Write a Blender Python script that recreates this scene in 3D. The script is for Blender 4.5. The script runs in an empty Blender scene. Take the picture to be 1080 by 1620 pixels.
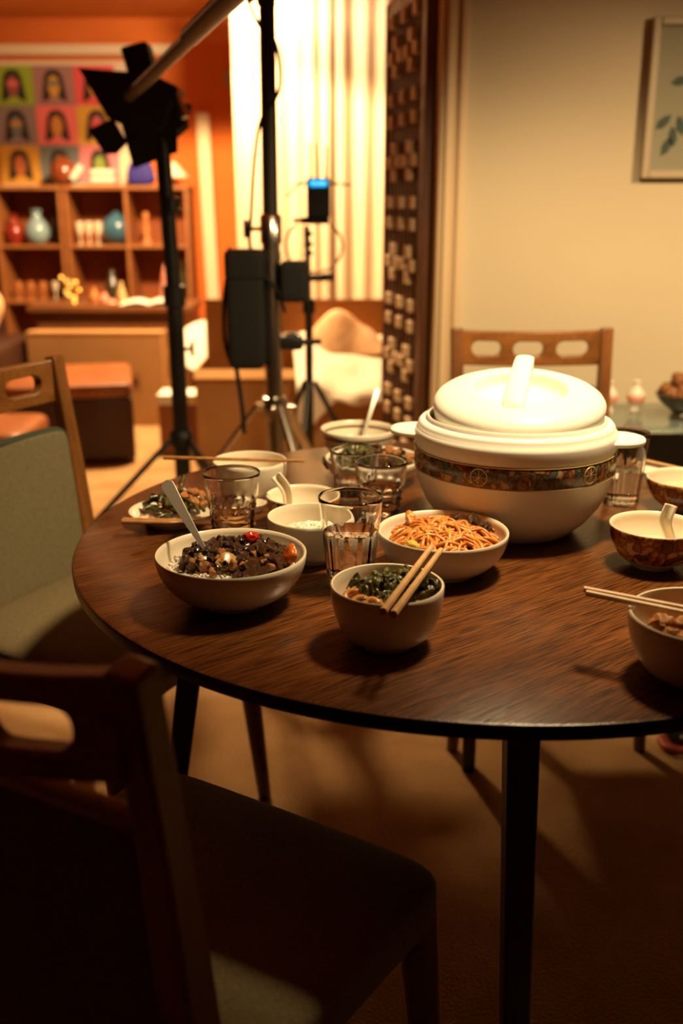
import bpy, bmesh, math, random
from mathutils import Vector, Matrix, noise
R = math.radians; PI = math.pi; rnd = random.Random(7)
C = bpy.context.scene; COL = C.collection

# ------------------------------------------------------------------ camera, world, lights, exposure
cam_d = bpy.data.cameras.new('camera'); cam = bpy.data.objects.new('camera', cam_d); COL.objects.link(cam)
cam_d.sensor_fit = 'VERTICAL'; cam_d.sensor_height = 36; cam_d.sensor_width = 24; cam_d.lens = 35
cam.location = (0, 0, 1.25); cam.rotation_euler = (R(90 - 17.5), 0, 0)
cam_d.clip_start = .05; cam_d.clip_end = 60
cam_d.dof.use_dof = True; cam_d.dof.focus_distance = 1.30; cam_d.dof.aperture_fstop = 2.8
C.camera = cam
C.view_settings.view_transform = 'Standard'; C.view_settings.look = 'None'
C.view_settings.gamma = 1; C.view_settings.exposure = 0.18; C.view_settings.use_curve_mapping = False
w = bpy.data.worlds.new('world'); C.world = w; w.use_nodes = True
w.node_tree.nodes['Background'].inputs[0].default_value = (.9, .6, .3, 1)
w.node_tree.nodes['Background'].inputs[1].default_value = .0

def spot(name, loc, target, power, color, size, blend, rad):
    d = bpy.data.lights.new(name, 'SPOT'); o = bpy.data.objects.new(name, d); COL.objects.link(o)
    d.energy = power; d.color = color; d.spot_size = R(size); d.spot_blend = blend; d.shadow_soft_size = rad
    o.location = loc; o.rotation_euler = (Vector(target) - Vector(loc)).to_track_quat('-Z', 'Y').to_euler()
    return o
def point(name, loc, power, color, rad):
    d = bpy.data.lights.new(name, 'POINT'); o = bpy.data.objects.new(name, d); COL.objects.link(o)
    d.energy = power; d.color = color; d.shadow_soft_size = rad; o.location = loc
    return o
spot('key_over_table', (.46, 1.42, 2.05), (.46, 1.96, .80), 145, (1, .73, .385), 105, .55, .10)
spot('wall_lamp', (1.65, 1.9, 1.85), (.70, 3.1, .74), 92, (1, .69, .37), 76, .85, .10)
spot('lamp_by_curtain', (-.80, 5.25, 2.34), (-.76, 5.53, .3), 560, (1, .65, .31), 134, .15, .10)
spot('curtain_wash', (-.46, 5.93, 2.375), (-.38, 6.3, 1.85), 95, (1, .74, .44), 172, .3, .04)
point('living_room_fill', (-2.25, 6.25, 2.33), 4.5, (1, .55, .24), .10)  # added fill light for the portraits and shelf top, no fixture there

# ------------------------------------------------------------------ materials
def mat(name, col, rough=.5, metal=0, spec=.5, trans=0, ior=1.45, emit=None, estr=0, coat=0,
        var=None, vscale=8, vstretch=(1, 1, 1), vlo=.35, vhi=.65, bump=0, bscale=40, sub=0, detail=4, sheen=0):
    m = bpy.data.materials.new(name); m.use_nodes = True
    nt = m.node_tree; b = nt.nodes['Principled BSDF']
    b.inputs['Base Color'].default_value = (*col, 1); b.inputs['Roughness'].default_value = rough
    b.inputs['Metallic'].default_value = metal; b.inputs['IOR'].default_value = ior
    b.inputs['Specular IOR Level'].default_value = spec
    b.inputs['Transmission Weight'].default_value = trans; b.inputs['Coat Weight'].default_value = coat
    b.inputs['Sheen Weight'].default_value = sheen
    if sub:
        b.inputs['Subsurface Weight'].default_value = sub; b.inputs['Subsurface Radius'].default_value = (.01, .005, .002)
    if emit:
        b.inputs['Emission Color'].default_value = (*emit, 1); b.inputs['Emission Strength'].default_value = estr
    tc = nt.nodes.new('ShaderNodeTexCoord'); mp = nt.nodes.new('ShaderNodeMapping')
    mp.inputs['Scale'].default_value = vstretch; nt.links.new(tc.outputs['Object'], mp.inputs[0])
    if var:
        n = nt.nodes.new('ShaderNodeTexNoise'); n.inputs['Scale'].default_value = vscale; n.inputs['Detail'].default_value = detail
        r = nt.nodes.new('ShaderNodeValToRGB'); nt.links.new(mp.outputs[0], n.inputs['Vector'])
        r.color_ramp.elements[0].position = vlo; r.color_ramp.elements[1].position = vhi
        r.color_ramp.elements[0].color = (*col, 1); r.color_ramp.elements[1].color = (*var, 1)
        nt.links.new(n.outputs['Fac'], r.inputs[0]); nt.links.new(r.outputs[0], b.inputs['Base Color'])
    if bump:
        n2 = nt.nodes.new('ShaderNodeTexNoise'); n2.inputs['Scale'].default_value = bscale; n2.inputs['Detail'].default_value = 6
        bp = nt.nodes.new('ShaderNodeBump'); bp.inputs['Strength'].default_value = bump; bp.inputs['Distance'].default_value = .01
        nt.links.new(mp.outputs[0], n2.inputs['Vector']); nt.links.new(n2.outputs['Fac'], bp.inputs['Height'])
        nt.links.new(bp.outputs[0], b.inputs['Normal'])
    return m

def wood(name, dark, light, rot, rough=.4, fine=90, coarse=9, spec=.5, pore=.72):
    m = bpy.data.materials.new(name); m.use_nodes = True; nt = m.node_tree; b = nt.nodes['Principled BSDF']
    N = nt.nodes.new; L = nt.links.new
    tc = N('ShaderNodeTexCoord'); mp = N('ShaderNodeMapping'); mp.inputs['Rotation'].default_value = rot
    L(tc.outputs['Object'], mp.inputs[0])
    m2 = N('ShaderNodeMapping'); m2.inputs['Scale'].default_value = (1, 11, 11); L(mp.outputs[0], m2.inputs[0])
    n1 = N('ShaderNodeTexNoise'); n1.inputs['Scale'].default_value = coarse; n1.inputs['Detail'].default_value = 5
    n1.inputs['Distortion'].default_value = .6; L(m2.outputs[0], n1.inputs['Vector'])
    m3 = N('ShaderNodeMapping'); m3.inputs['Scale'].default_value = (.55, 22, 22); L(mp.outputs[0], m3.inputs[0])
    n2 = N('ShaderNodeTexNoise'); n2.inputs['Scale'].default_value = fine * .25; n2.inputs['Detail'].default_value = 3; L(m3.outputs[0], n2.inputs['Vector'])
    r1 = N('ShaderNodeValToRGB'); e = r1.color_ramp.elements
    e[0].position = .3; e[0].color = (*dark, 1); e[1].position = .7; e[1].color = (*light, 1); L(n1.outputs['Fac'], r1.inputs[0])
    r2 = N('ShaderNodeValToRGB'); e = r2.color_ramp.elements
    e[0].position = .40; e[0].color = (pore, pore, pore, 1); e[1].position = .55; e[1].color = (1, 1, 1, 1); L(n2.outputs['Fac'], r2.inputs[0])
    mx = N('ShaderNodeMix'); mx.data_type = 'RGBA'; mx.blend_type = 'MULTIPLY'; mx.inputs[0].default_value = 1
    L(r1.outputs[0], mx.inputs[6]); L(r2.outputs[0], mx.inputs[7]); L(mx.outputs[2], b.inputs['Base Color'])
    bp = N('ShaderNodeBump'); bp.inputs['Strength'].default_value = .12; bp.inputs['Distance'].default_value = .004
    L(n2.outputs['Fac'], bp.inputs['Height']); L(bp.outputs[0], b.inputs['Normal'])
    b.inputs['Roughness'].default_value = rough; b.inputs['Specular IOR Level'].default_value = spec
    return m

def weave(name, c1, c2, scale=420, rough=.95):
    m = bpy.data.materials.new(name); m.use_nodes = True; nt = m.node_tree; b = nt.nodes['Principled BSDF']
    N = nt.nodes.new; L = nt.links.new; tc = N('ShaderNodeTexCoord')
    ch = N('ShaderNodeTexChecker'); ch.inputs['Scale'].default_value = scale
    ch.inputs[1].default_value = (*c1, 1); ch.inputs[2].default_value = (*c2, 1); L(tc.outputs['Object'], ch.inputs[0])
    n = N('ShaderNodeTexNoise'); n.inputs['Scale'].default_value = 180; n.inputs['Detail'].default_value = 5; L(tc.outputs['Object'], n.inputs['Vector'])
    r = N('ShaderNodeValToRGB'); r.color_ramp.elements[0].color = (.62, .62, .62, 1); r.color_ramp.elements[1].color = (1.25, 1.25, 1.25, 1)
    L(n.outputs['Fac'], r.inputs[0])
    mx = N('ShaderNodeMix'); mx.data_type = 'RGBA'; mx.blend_type = 'MULTIPLY'; mx.inputs[0].default_value = 1
    L(ch.outputs[0], mx.inputs[6]); L(r.outputs[0], mx.inputs[7]); L(mx.outputs[2], b.inputs['Base Color'])
    bp = N('ShaderNodeBump'); bp.inputs['Strength'].default_value = .5; bp.inputs['Distance'].default_value = .002
    L(n.outputs['Fac'], bp.inputs['Height']); L(bp.outputs[0], b.inputs['Normal'])
    b.inputs['Roughness'].default_value = rough; b.inputs['Specular IOR Level'].default_value = .2
    return m

def pattern(name, cols, scale, rough=.25, feat='F1'):
    """patchy floral transfer print: voronoi cells coloured from a stepped ramp, dark outlines between"""
    m = bpy.data.materials.new(name); m.use_nodes = True; nt = m.node_tree; b = nt.nodes['Principled BSDF']
    N = nt.nodes.new; L = nt.links.new; tc = N('ShaderNodeTexCoord')
    nz = N('ShaderNodeTexNoise'); nz.inputs['Scale'].default_value = scale * .8; L(tc.outputs['Object'], nz.inputs['Vector'])
    mxv = N('ShaderNodeMix'); mxv.data_type = 'VECTOR'; mxv.inputs[0].default_value = .03
    L(tc.outputs['Object'], mxv.inputs[4]); L(nz.outputs['Color'], mxv.inputs[5])
    v = N('ShaderNodeTexVoronoi'); v.inputs['Scale'].default_value = scale; L(mxv.outputs[1], v.inputs['Vector'])
    sp = N('ShaderNodeSeparateColor'); L(v.outputs['Color'], sp.inputs[0])
    r = N('ShaderNodeValToRGB'); r.color_ramp.interpolation = 'CONSTANT'
    el = r.color_ramp.elements
    while len(el) < len(cols): el.new(.5)
    for i, c in enumerate(cols): el[i].position = i / len(cols); el[i].color = (*c, 1)
    L(sp.outputs[0], r.inputs[0])
    v2 = N('ShaderNodeTexVoronoi'); v2.feature = 'DISTANCE_TO_EDGE'; v2.inputs['Scale'].default_value = scale; L(mxv.outputs[1], v2.inputs['Vector'])
    r2 = N('ShaderNodeValToRGB'); r2.color_ramp.elements[0].position = .05; r2.color_ramp.elements[1].position = .16
    r2.color_ramp.elements[0].color = (.46, .30, .18, 1); L(v2.outputs['Distance'], r2.inputs[0])
    mx = N('ShaderNodeMix'); mx.data_type = 'RGBA'; mx.blend_type = 'MULTIPLY'; mx.inputs[0].default_value = 1
    L(r.outputs[0], mx.inputs[6]); L(r2.outputs[0], mx.inputs[7]); L(mx.outputs[2], b.inputs['Base Color'])
    b.inputs['Roughness'].default_value = rough
    return m

M = {}
M['carpet'] = mat('carpet', (.36, .20, .085), .95, var=(.46, .28, .13), vscale=5, bump=.6, bscale=160, spec=.1)
M['orange_wall'] = mat('orange_paint', (.66, .17, .03), .8, var=(.60, .15, .028), vscale=2, spec=.2, bump=.05, bscale=60)
M['ceiling'] = mat('ceiling_paint', (.62, .24, .07), .9, spec=.1)
M['cream_wall'] = mat('cream_paint', (.56, .465, .315), .85, var=(.53, .44, .295), vscale=1.5, spec=.2, bump=.04, bscale=90)
M['dark_wall'] = mat('bounce_cut_brown', (.14, .07, .03), .85, spec=.2)  # for the unseen walls: colour darkened to cut bounce light
M['trim'] = mat('trim_paint', (.42, .25, .12), .5)
M['trim_light'] = mat('pale_trim_paint', (.62, .45, .26), .5)
M['table'] = wood('dark_oak', (.085, .027, .007), (.20, .068, .017), (0, 0, R(-38)), rough=.23, coarse=2.2, spec=.5, pore=.20, fine=150)
M['table_edge'] = mat('black_edge', (.012, .007, .004), .35)
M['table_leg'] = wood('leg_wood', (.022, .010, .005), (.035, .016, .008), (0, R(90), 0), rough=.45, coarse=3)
M['chair_wood'] = wood('chair_teak', (.16, .055, .012), (.32, .12, .026), (0, 0, 0), rough=.35, coarse=3)
M['chair_post'] = wood('chair_teak_upright', (.13, .045, .010), (.24, .088, .020), (0, R(90), 0), rough=.35, coarse=3)
M['fabric'] = weave('olive_weave', (.19, .16, .092), (.155, .13, .073))
M['piping'] = mat('piping', (.045, .055, .038), .9)
M['cream_piping'] = weave('cream_cord', (.55, .42, .25), (.30, .22, .12), 330)
M['seat_fabric'] = weave('seat_weave', (.23, .18, .095), (.18, .14, .075))
M['china'] = mat('white_china', (.76, .67, .52), .25, spec=.5, coat=.2)
M['china_grey'] = mat('stoneware_glaze', (.64, .55, .40), .3, spec=.5)
M['melamine'] = mat('white_plastic', (.86, .82, .73), .42, spec=.4)
M['dark_rim'] = mat('brown_rim_line', (.10, .05, .02), .3)
M['floral'] = pattern('floral_glaze', [(.56, .24, .05), (.64, .34, .09), (.36, .12, .03), (.68, .44, .17), (.16, .07, .03), (.42, .14, .03)], 58)
M['band'] = pattern('band_print', [(.22, .12, .045), (.14, .11, .06), (.34, .18, .07), (.11, .07, .04), (.42, .29, .14), (.32, .10, .04), (.09, .11, .08)], 72)
M['gold_line'] = mat('gold_line', (.62, .44, .20), .35, metal=.3)
M['glass'] = mat('clear_glass', (1, 1, 1), .0, trans=1, ior=1.46)
M['water'] = mat('water', (1, 1, 1), .0, trans=1, ior=1.333)
M['steel'] = mat('stainless_steel', (.82, .78, .68), .34, metal=.55)
M['chrome'] = mat('chrome_tube', (.55, .51, .44), .22, metal=1)
M['bamboo'] = mat('bamboo_wood', (.62, .38, .17), .45, var=(.50, .28, .11), vscale=60, vstretch=(1, 1, 1))
M['dark_bamboo'] = mat('brown_bamboo', (.46, .22, .07), .4, var=(.34, .15, .045), vscale=60)
M['black'] = mat('black_cloth', (.010, .009, .008), .75, spec=.25)
M['black_metal'] = mat('black_metal', (.012, .011, .010), .4, spec=.4)
M['boom'] = mat('boom_metal', (.028, .022, .016), .4, metal=.3)
M['screen'] = mat('blue_screen', (0, .1, .2), .4, emit=(.0, .42, .9), estr=1.2)
M['screen_text'] = mat('screen_lettering', (.5, .8, 1), .4, emit=(.35, .75, 1), estr=1.2)
M['cable_orange'] = mat('orange_cable', (.42, .13, .03), .5)
M['curtain'] = mat('white_curtain', (.66, .54, .38), .9, var=(.60, .48, .33), vscale=2, spec=.1)
M['lattice'] = wood('lattice_wood', (.085, .030, .011), (.15, .055, .02), (0, R(90), 0), rough=.4, coarse=3)
M['lattice_block'] = mat('pale_lattice_block', (.60, .40, .22), .5)
M['card'] = mat('cardboard', (.42, .22, .085), .85, var=(.37, .19, .07), vscale=4, spec=.15)
M['ink'] = mat('printed_ink', (.12, .05, .02), .8)
M['leather'] = mat('brown_leather', (.27, .085, .022), .45, var=(.20, .06, .016), vscale=6, bump=.2, bscale=70)
M['dark_and_shaded_leather'] = mat('dark_and_shaded_brown_leather', (.045, .014, .006), .5, var=(.035, .011, .005), vscale=6)  # armchair's dark leather; on the ottoman base the tone paints in shade
M['shelf'] = wood('shelf_wood', (.30, .10, .025), (.40, .145, .04), (0, 0, 0), rough=.5, coarse=2)
M['shelf_back'] = mat('shelf_backboard', (.27, .07, .016), .7)
M['console'] = wood('console_wood', (.13, .045, .014), (.22, .08, .025), (0, 0, 0), rough=.4, coarse=2)
M['cloth_white'] = mat('white_cloth', (.74, .66, .52), .9, var=(.70, .61, .47), vscale=12, bump=.3, bscale=30)
M['cloth_tan'] = mat('tan_cloth', (.66, .40, .21), .9, var=(.56, .31, .15), vscale=10, bump=.3, bscale=30)
M['paper'] = mat('white_paper', (.80, .74, .62), .7)
M['pale_board'] = mat('pale_board', (.75, .62, .42), .6)
M['teal_glaze'] = mat('teal_glaze', (.05, .15, .22), .15, var=(.03, .09, .15), vscale=8, coat=.6)
M['pale_blue_glaze'] = mat('pale_blue_glaze', (.22, .33, .37), .15, coat=.6)
M['red_glaze'] = mat('red_glaze', (.24, .02, .012), .2, coat=.5)
M['amber_glass'] = mat('amber_glaze', (.20, .045, .015), .1, coat=1)
M['dark_glaze'] = mat('dark_bottle_glaze', (.05, .04, .02), .2, coat=.5)
M['blue_cloth'] = mat('blue_cloth', (.025, .02, .20), .7)
M['pink'] = mat('pink_glaze', (.70, .28, .18), .4)
M['skin_orange'] = mat('terracotta', (.55, .20, .06), .5)
M['bulb'] = mat('amber_bulb', (.9, .5, .1), .4, emit=(1, .45, .05), estr=2.5)
M['shade_white'] = mat('lampshade', (.80, .66, .48), .8)
M['green_glass'] = mat('green_tinted_glass', (.72, .86, .80), .02, trans=.85, ior=1.45)
M['picture_frame'] = mat('picture_frame', (.40, .31, .19), .4)
M['picture_art'] = mat('picture_paper', (.24, .22, .14), .7)
M['leaf_paint'] = mat('painted_leaf', (.035, .06, .045), .7)
M['dried'] = mat('dried_fruit', (.16, .06, .02), .6, var=(.34, .13, .035), vscale=30)
M['shoe_dark'] = mat('dark_green_shoe', (.035, .045, .035), .6)
M['red_rubber'] = mat('red_rubber', (.36, .05, .018), .5)
# food
M['meat'] = mat('braised_meat', (.022, .007, .002), .3, var=(.15, .05, .011), vscale=60, bump=.6, bscale=260, spec=.4)
M['meat_light'] = mat('glazed_meat', (.26, .085, .018), .28, var=(.46, .19, .05), vscale=55, bump=.35, bscale=120)
M['bean'] = mat('black_bean', (.010, .008, .007), .12, coat=.8)
M['onion'] = mat('cooked_onion', (.50, .29, .09), .25, var=(.38, .19, .05), vscale=40)
M['chili'] = mat('red_chili', (.45, .02, .008), .15, coat=.6)
M['carrot'] = mat('carrot', (.62, .13, .015), .3)
M['rice'] = mat('rice', (.80, .74, .62), .4, sub=.2)
M['noodle'] = mat('sauced_noodle', (.50, .16, .025), .33, var=(.66, .27, .055), vscale=60)
M['udon'] = mat('thick_noodle', (.50, .20, .05), .25, var=(.60, .29, .09), vscale=60, coat=.3)
M['greens'] = mat('dark_greens', (.020, .022, .004), .22, var=(.15, .125, .03), vscale=70, bump=.7, bscale=110, coat=.25)
M['greenbean'] = mat('green_bean', (.030, .028, .007), .3, var=(.085, .075, .018), vscale=80, coat=.3)
M['scallion'] = mat('pale_scallion', (.42, .36, .06), .3)
M['broth'] = mat('pale_broth', (.62, .50, .30), .08)

# ------------------------------------------------------------------ mesh helpers
class MB:
    def __init__(s): s.v = []; s.f = []; s.m = []
    def add(s, v, f, mi=0):
        o = len(s.v); s.v += [tuple(p) for p in v]; s.f += [tuple(i + o for i in q) for q in f]
        s.m += [mi] * len(f) if isinstance(mi, int) else list(mi); return s
    def box(s, c, d, mi=0, rot=None, taper=1):
        v = []
        for z in (-.5, .5):
            k = 1 if z < 0 else taper
            for x, y in ((-.5, -.5), (.5, -.5), (.5, .5), (-.5, .5)):
                p = Vector((x * d[0] * k, y * d[1] * k, z * d[2]))
                if rot is not None: p = rot @ p
                v.append(p + Vector(c))
        return s.add(v, [(3, 2, 1, 0), (4, 5, 6, 7), (0, 1, 5, 4), (1, 2, 6, 5), (2, 3, 7, 6), (3, 0, 4, 7)], mi)
    def b2(s, lo, hi, mi=0):
        return s.box([(a + b) / 2 for a, b in zip(lo, hi)], [abs(b - a) for a, b in zip(lo, hi)], mi)
    def lathe(s, prof, n=56, c=(0, 0, 0), mi=0, mod=None, sx=1, sy=1):
        v = []; f = []; ms = []; rows = []
        for i, (r, z) in enumerate(prof):
            if r < 1e-6: rows.append([len(v)]); v.append((c[0], c[1], c[2] + z)); continue
            row = []
            for k in range(n):
                a = 2 * PI * k / n; rr = mod(r, a, i) if mod else r
                row.append(len(v)); v.append((c[0] + rr * math.cos(a) * sx, c[1] + rr * math.sin(a) * sy, c[2] + z))
            rows.append(row)
        for i in range(len(rows) - 1):
            A, B = rows[i], rows[i + 1]; q = mi if isinstance(mi, int) else mi[i]
            for k in range(n):
                k2 = (k + 1) % n
                if len(A) == 1 and len(B) == 1: continue
                if len(A) == 1: f.append((A[0], B[k2], B[k]))
                elif len(B) == 1: f.append((A[k], A[k2], B[0]))
                else: f.append((A[k], A[k2], B[k2], B[k]))
                ms.append(q)
        return s.add(v, f, ms)
    def tube(s, pts, rad, n=10, mi=0, flat=1.0, up=None, closed=False):
        P = [Vector(p) for p in pts]; N = len(P)
        rad = rad if isinstance(rad, (list, tuple)) else [rad] * N
        T = []
        for i in range(N):
            if closed: t = P[(i + 1) % N] - P[i - 1]
            else: t = P[min(i + 1, N - 1)] - P[max(i - 1, 0)]
            T.append(t.normalized() if t.length > 1e-9 else Vector((0, 0, 1)))
        u = Vector(up) if up else (Vector((0, 0, 1)) if abs(T[0].z) < .9 else Vector((1, 0, 0)))
        v = []; f = []
        for i in range(N):
            a = u - T[i] * u.dot(T[i]); a = a.normalized() if a.length > 1e-6 else T[i].orthogonal().normalized()
            if up is None: u = a
            b = T[i].cross(a)
            for k in range(n):
                t = 2 * PI * k / n + (PI / n if n == 4 else 0)
                v.append(P[i] + a * math.cos(t) * rad[i] * flat + b * math.sin(t) * rad[i])
        for i in range(N if closed else N - 1):
            j = (i + 1) % N
            for k in range(n):
                k2 = (k + 1) % n; f.append((i * n + k, i * n + k2, j * n + k2, j * n + k))
        if not closed:
            f.append(tuple(range(n - 1, -1, -1))); f.append(tuple((N - 1) * n + k for k in range(n)))
        return s.add(v, f, mi)
    def plate(s, pts, normal, th, mi=0):
        n = Vector(normal).normalized() * th / 2; k = len(pts)
        v = [Vector(p) + n for p in pts] + [Vector(p) - n for p in pts]
        f = [tuple(range(k)), tuple(range(2 * k - 1, k - 1, -1))] + [(i, i + k, (i + 1) % k + k, (i + 1) % k) for i in range(k)]
        return s.add(v, f, mi)
    def superq(s, c, a, e1=.3, e2=.3, nu=40, nv=24, mi=0, fn=None):
        def p(x, e): return math.copysign(abs(x) ** e, x)
        v = []; f = []
        for i in range(nv + 1):
            ph = -PI / 2 + PI * i / nv
            for k in range(nu):
                th = 2 * PI * k / nu
                q = [a[0] * p(math.cos(ph), e1) * p(math.cos(th), e2), a[1] * p(math.cos(ph), e1) * p(math.sin(th), e2), a[2] * p(math.sin(ph), e1)]
                if fn: q = fn(q)
                v.append((c[0] + q[0], c[1] + q[1], c[2] + q[2]))
        for i in range(nv):
            for k in range(nu):
                k2 = (k + 1) % nu; f.append((i * nu + k, i * nu + k2, (i + 1) * nu + k2, (i + 1) * nu + k))
        return s.add(v, f, mi)
    def grid(s, fn, nu, nv, mi=0):
        v = [fn(i / nu, j / nv) for j in range(nv + 1) for i in range(nu + 1)]
        f = [(j * (nu + 1) + i, j * (nu + 1) + i + 1, (j + 1) * (nu + 1) + i + 1, (j + 1) * (nu + 1) + i) for j in range(nv) for i in range(nu)]
        return s.add(v, f, mi)
    def build(s, name, mats, parent=None, bevel=0, smooth=35, solid=0, sub=0, loc=None, weld=False):
        me = bpy.data.meshes.new(name); me.from_pydata(s.v, [], s.f)
        for m in (mats if isinstance(mats, (list, tuple)) else [mats]): me.materials.append(M[m])
        me.polygons.foreach_set('material_index', s.m)
        bm = bmesh.new(); bm.from_mesh(me)
        if weld: bmesh.ops.remove_doubles(bm, verts=bm.verts, dist=1e-5)
        bmesh.ops.recalc_face_normals(bm, faces=bm.faces); bm.to_mesh(me); bm.free()
        if smooth:
            me.shade_smooth()
            if smooth < 180: me.set_sharp_from_angle(angle=R(smooth))
        o = bpy.data.objects.new(name, me); COL.objects.link(o)
        if loc: o.location = loc
        if parent: o.parent = parent
        if solid: md = o.modifiers.new('s', 'SOLIDIFY'); md.thickness = solid; md.offset = 0
        if sub: md = o.modifiers.new('d', 'SUBSURF'); md.levels = md.render_levels = sub
        if bevel:
            md = o.modifiers.new('b', 'BEVEL'); md.width = bevel; md.segments = 3; md.limit_method = 'ANGLE'; md.angle_limit = R(40)
        return o

def tag(o, label, cat, group=None, kind=None):
    if label: o['label'] = label
    if cat: o['category'] = cat
    if group: o['group'] = group
    if kind: o['kind'] = kind
    return o
def thing(name, label, cat, loc=(0, 0, 0), rz=0, group=None):
    o = bpy.data.objects.new(name, None); COL.objects.link(o); o.empty_display_size = .05
    o.location = loc; o.rotation_euler = (0, 0, rz); return tag(o, label, cat, group)
def struct(o, label=None): o['kind'] = 'structure'; return tag(o, label, None)
def copy_tree(o, parent=None):
    c = o.copy(); COL.objects.link(c)
    if parent: c.parent = parent
    for ch in list(o.children): copy_tree(ch, c)
    return c
def catmull(P, k=8):
    P = [Vector(p) for p in P]; out = []
    for i in range(len(P) - 1):
        a, b, c, d = P[max(i - 1, 0)], P[i], P[i + 1], P[min(i + 2, len(P) - 1)]
        for j in range(k):
            t = j / k
            out.append(.5 * ((2 * b) + (c - a) * t + (2 * a - 5 * b + 4 * c - d) * t * t + (3 * b - a - 3 * c + d) * t ** 3))
    return out + [P[-1]]

# ------------------------------------------------------------------ room
XL, XR, YB, YF, ZC, WY = -3.1, 2.3, 7.35, -1.3, 2.40, 3.10
struct(MB().b2((XL, YF, -.05), (XR, YB, 0)).build('floor', 'carpet', smooth=0), 'beige carpet running through both rooms')
struct(MB().b2((XL, YF, ZC), (XR, YB, ZC + .08)).build('ceiling', 'ceiling', smooth=0))
struct(MB().b2((XL, YB, 0), (XR, YB + .1, ZC)).build('wall_back', 'orange_wall', smooth=0), 'orange living room wall behind the shelves')
struct(MB().b2((XL - .1, YF, 0), (XL, YB, ZC)).build('wall_left', 'dark_wall', smooth=0))
struct(MB().b2((XR, YF, 0), (XR + .1, YB, ZC)).build('wall_right', 'dark_wall', smooth=0))
struct(MB().b2((XL, YF - .1, 0), (XR, YF, ZC)).build('wall_front', 'dark_wall', smooth=0))
struct(MB().b2((.36, WY, 0), (XR, WY + .14, ZC)).build('wall_dining', 'cream_wall', smooth=0), 'cream dining room wall behind the far chair')
# moulded jamb of the opening
j = MB()
for x0, x1, y0 in ((.283, .300, .02), (.300, .322, .035), (.322, .338, .022), (.338, .360, .034)):
    j.b2((x0, WY - y0, 0), (x1, WY + .14, ZC))
struct(j.build('trim_jamb', 'trim_light', bevel=.004), 'moulded wooden jamb between the lattice door and the cream wall')
struct(MB().b2((.36, WY - .012, 0), (XR, WY, .09)).build('baseboard_dining', 'trim_light', bevel=.004))

# lattice door, hinged at the jamb and swung back into the living room
door = thing('door_1', 'dark carved wooden lattice door with pale square blocks, folded back beside the curtain', None, (.283, 3.20, 0)); door['kind'] = 'structure'
DL, DH = .53, 1.87
door.rotation_euler = (0, 0, R(101.5))          # local +X runs from the hinge into the living room
fr = MB()
fr.b2((0, -.03, .01), (.050, .035, DH)); fr.b2((DL - .03, -.02, .01), (DL, .03, DH))
fr.b2((.055, -.02, DH - .05), (DL - .04, .03, DH)); fr.b2((.055, -.02, .01), (DL - .04, .03, .10))
fr.build('door_frame', 'lattice', door, bevel=.004)
MB().b2((.05, -.016, .08), (DL - .03, -.008, DH - .03)).build('door_panel', 'lattice', door, smooth=0)
NS = 9
bx = [.085 + i * (DL - .145) / (NS - 1) for i in range(NS)]
for x in bx: MB().b2((x - .010, -.008, .09), (x + .010, .026, DH - .045)).build('slat', 'lattice', door, bevel=.003)
blocks = []
for r in range(5):
    z = 1.69 - r * .325
    for i in (2, 6): blocks += [(bx[i], z + .042), (bx[i], z - .042), (bx[i] - .055, z), (bx[i] + .055, z)]
    for i in (1, 4, 7): blocks += [(bx[i], z - .1625 + .034), (bx[i], z - .1625 - .034)]
for i in (1, 4, 7): blocks += [(bx[i], 1.80)]
for x, z in blocks:
    MB().b2((x - .026, .012, z - .019), (x + .026, .038, z + .019)).build('lattice_block', 'lattice_block', door, bevel=.003)

# curtains
def curtain(x0, x1, z0, amp, label, seed):
    n = int((x1 - x0) / .004)
    def fn(u, v):
        x = x0 + (x1 - x0) * u; k = .55 + .45 * (1 - v)
        ph = x * 2 * PI / .105 + 1.6 * math.sin(x * 9 + seed)
        y = 6.30 - amp * (math.sin(ph) * k + .35 * math.sin(ph * .47 + seed) + .3)
        return (x + .012 * math.sin(ph * .5) * (1 - v), y, z0 + (2.36 - z0) * v)
    o = MB().grid(fn, n, 10).build('curtain', 'curtain', smooth=180, solid=.003)
    return tag(o, label, 'curtain')
curtain(-.635, -.050, .04, .018, 'pale floor length curtain on the left, behind the chrome stand', 1)
curtain(-.030, .43, .04, .021, 'pale floor length curtain on the right, beside the lattice door', 2.2)
rail = MB().tube([(-.66, 6.30, 2.375), (.5, 6.30, 2.375)], .012).build('curtain_rail', 'trim', smooth=60); struct(rail); rail.name = 'trim_1'
struct(MB().b2((-.64, 7.335, .75), (.40, 7.349, 2.25)).build('window_1', 'trim', bevel=.004))

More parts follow.
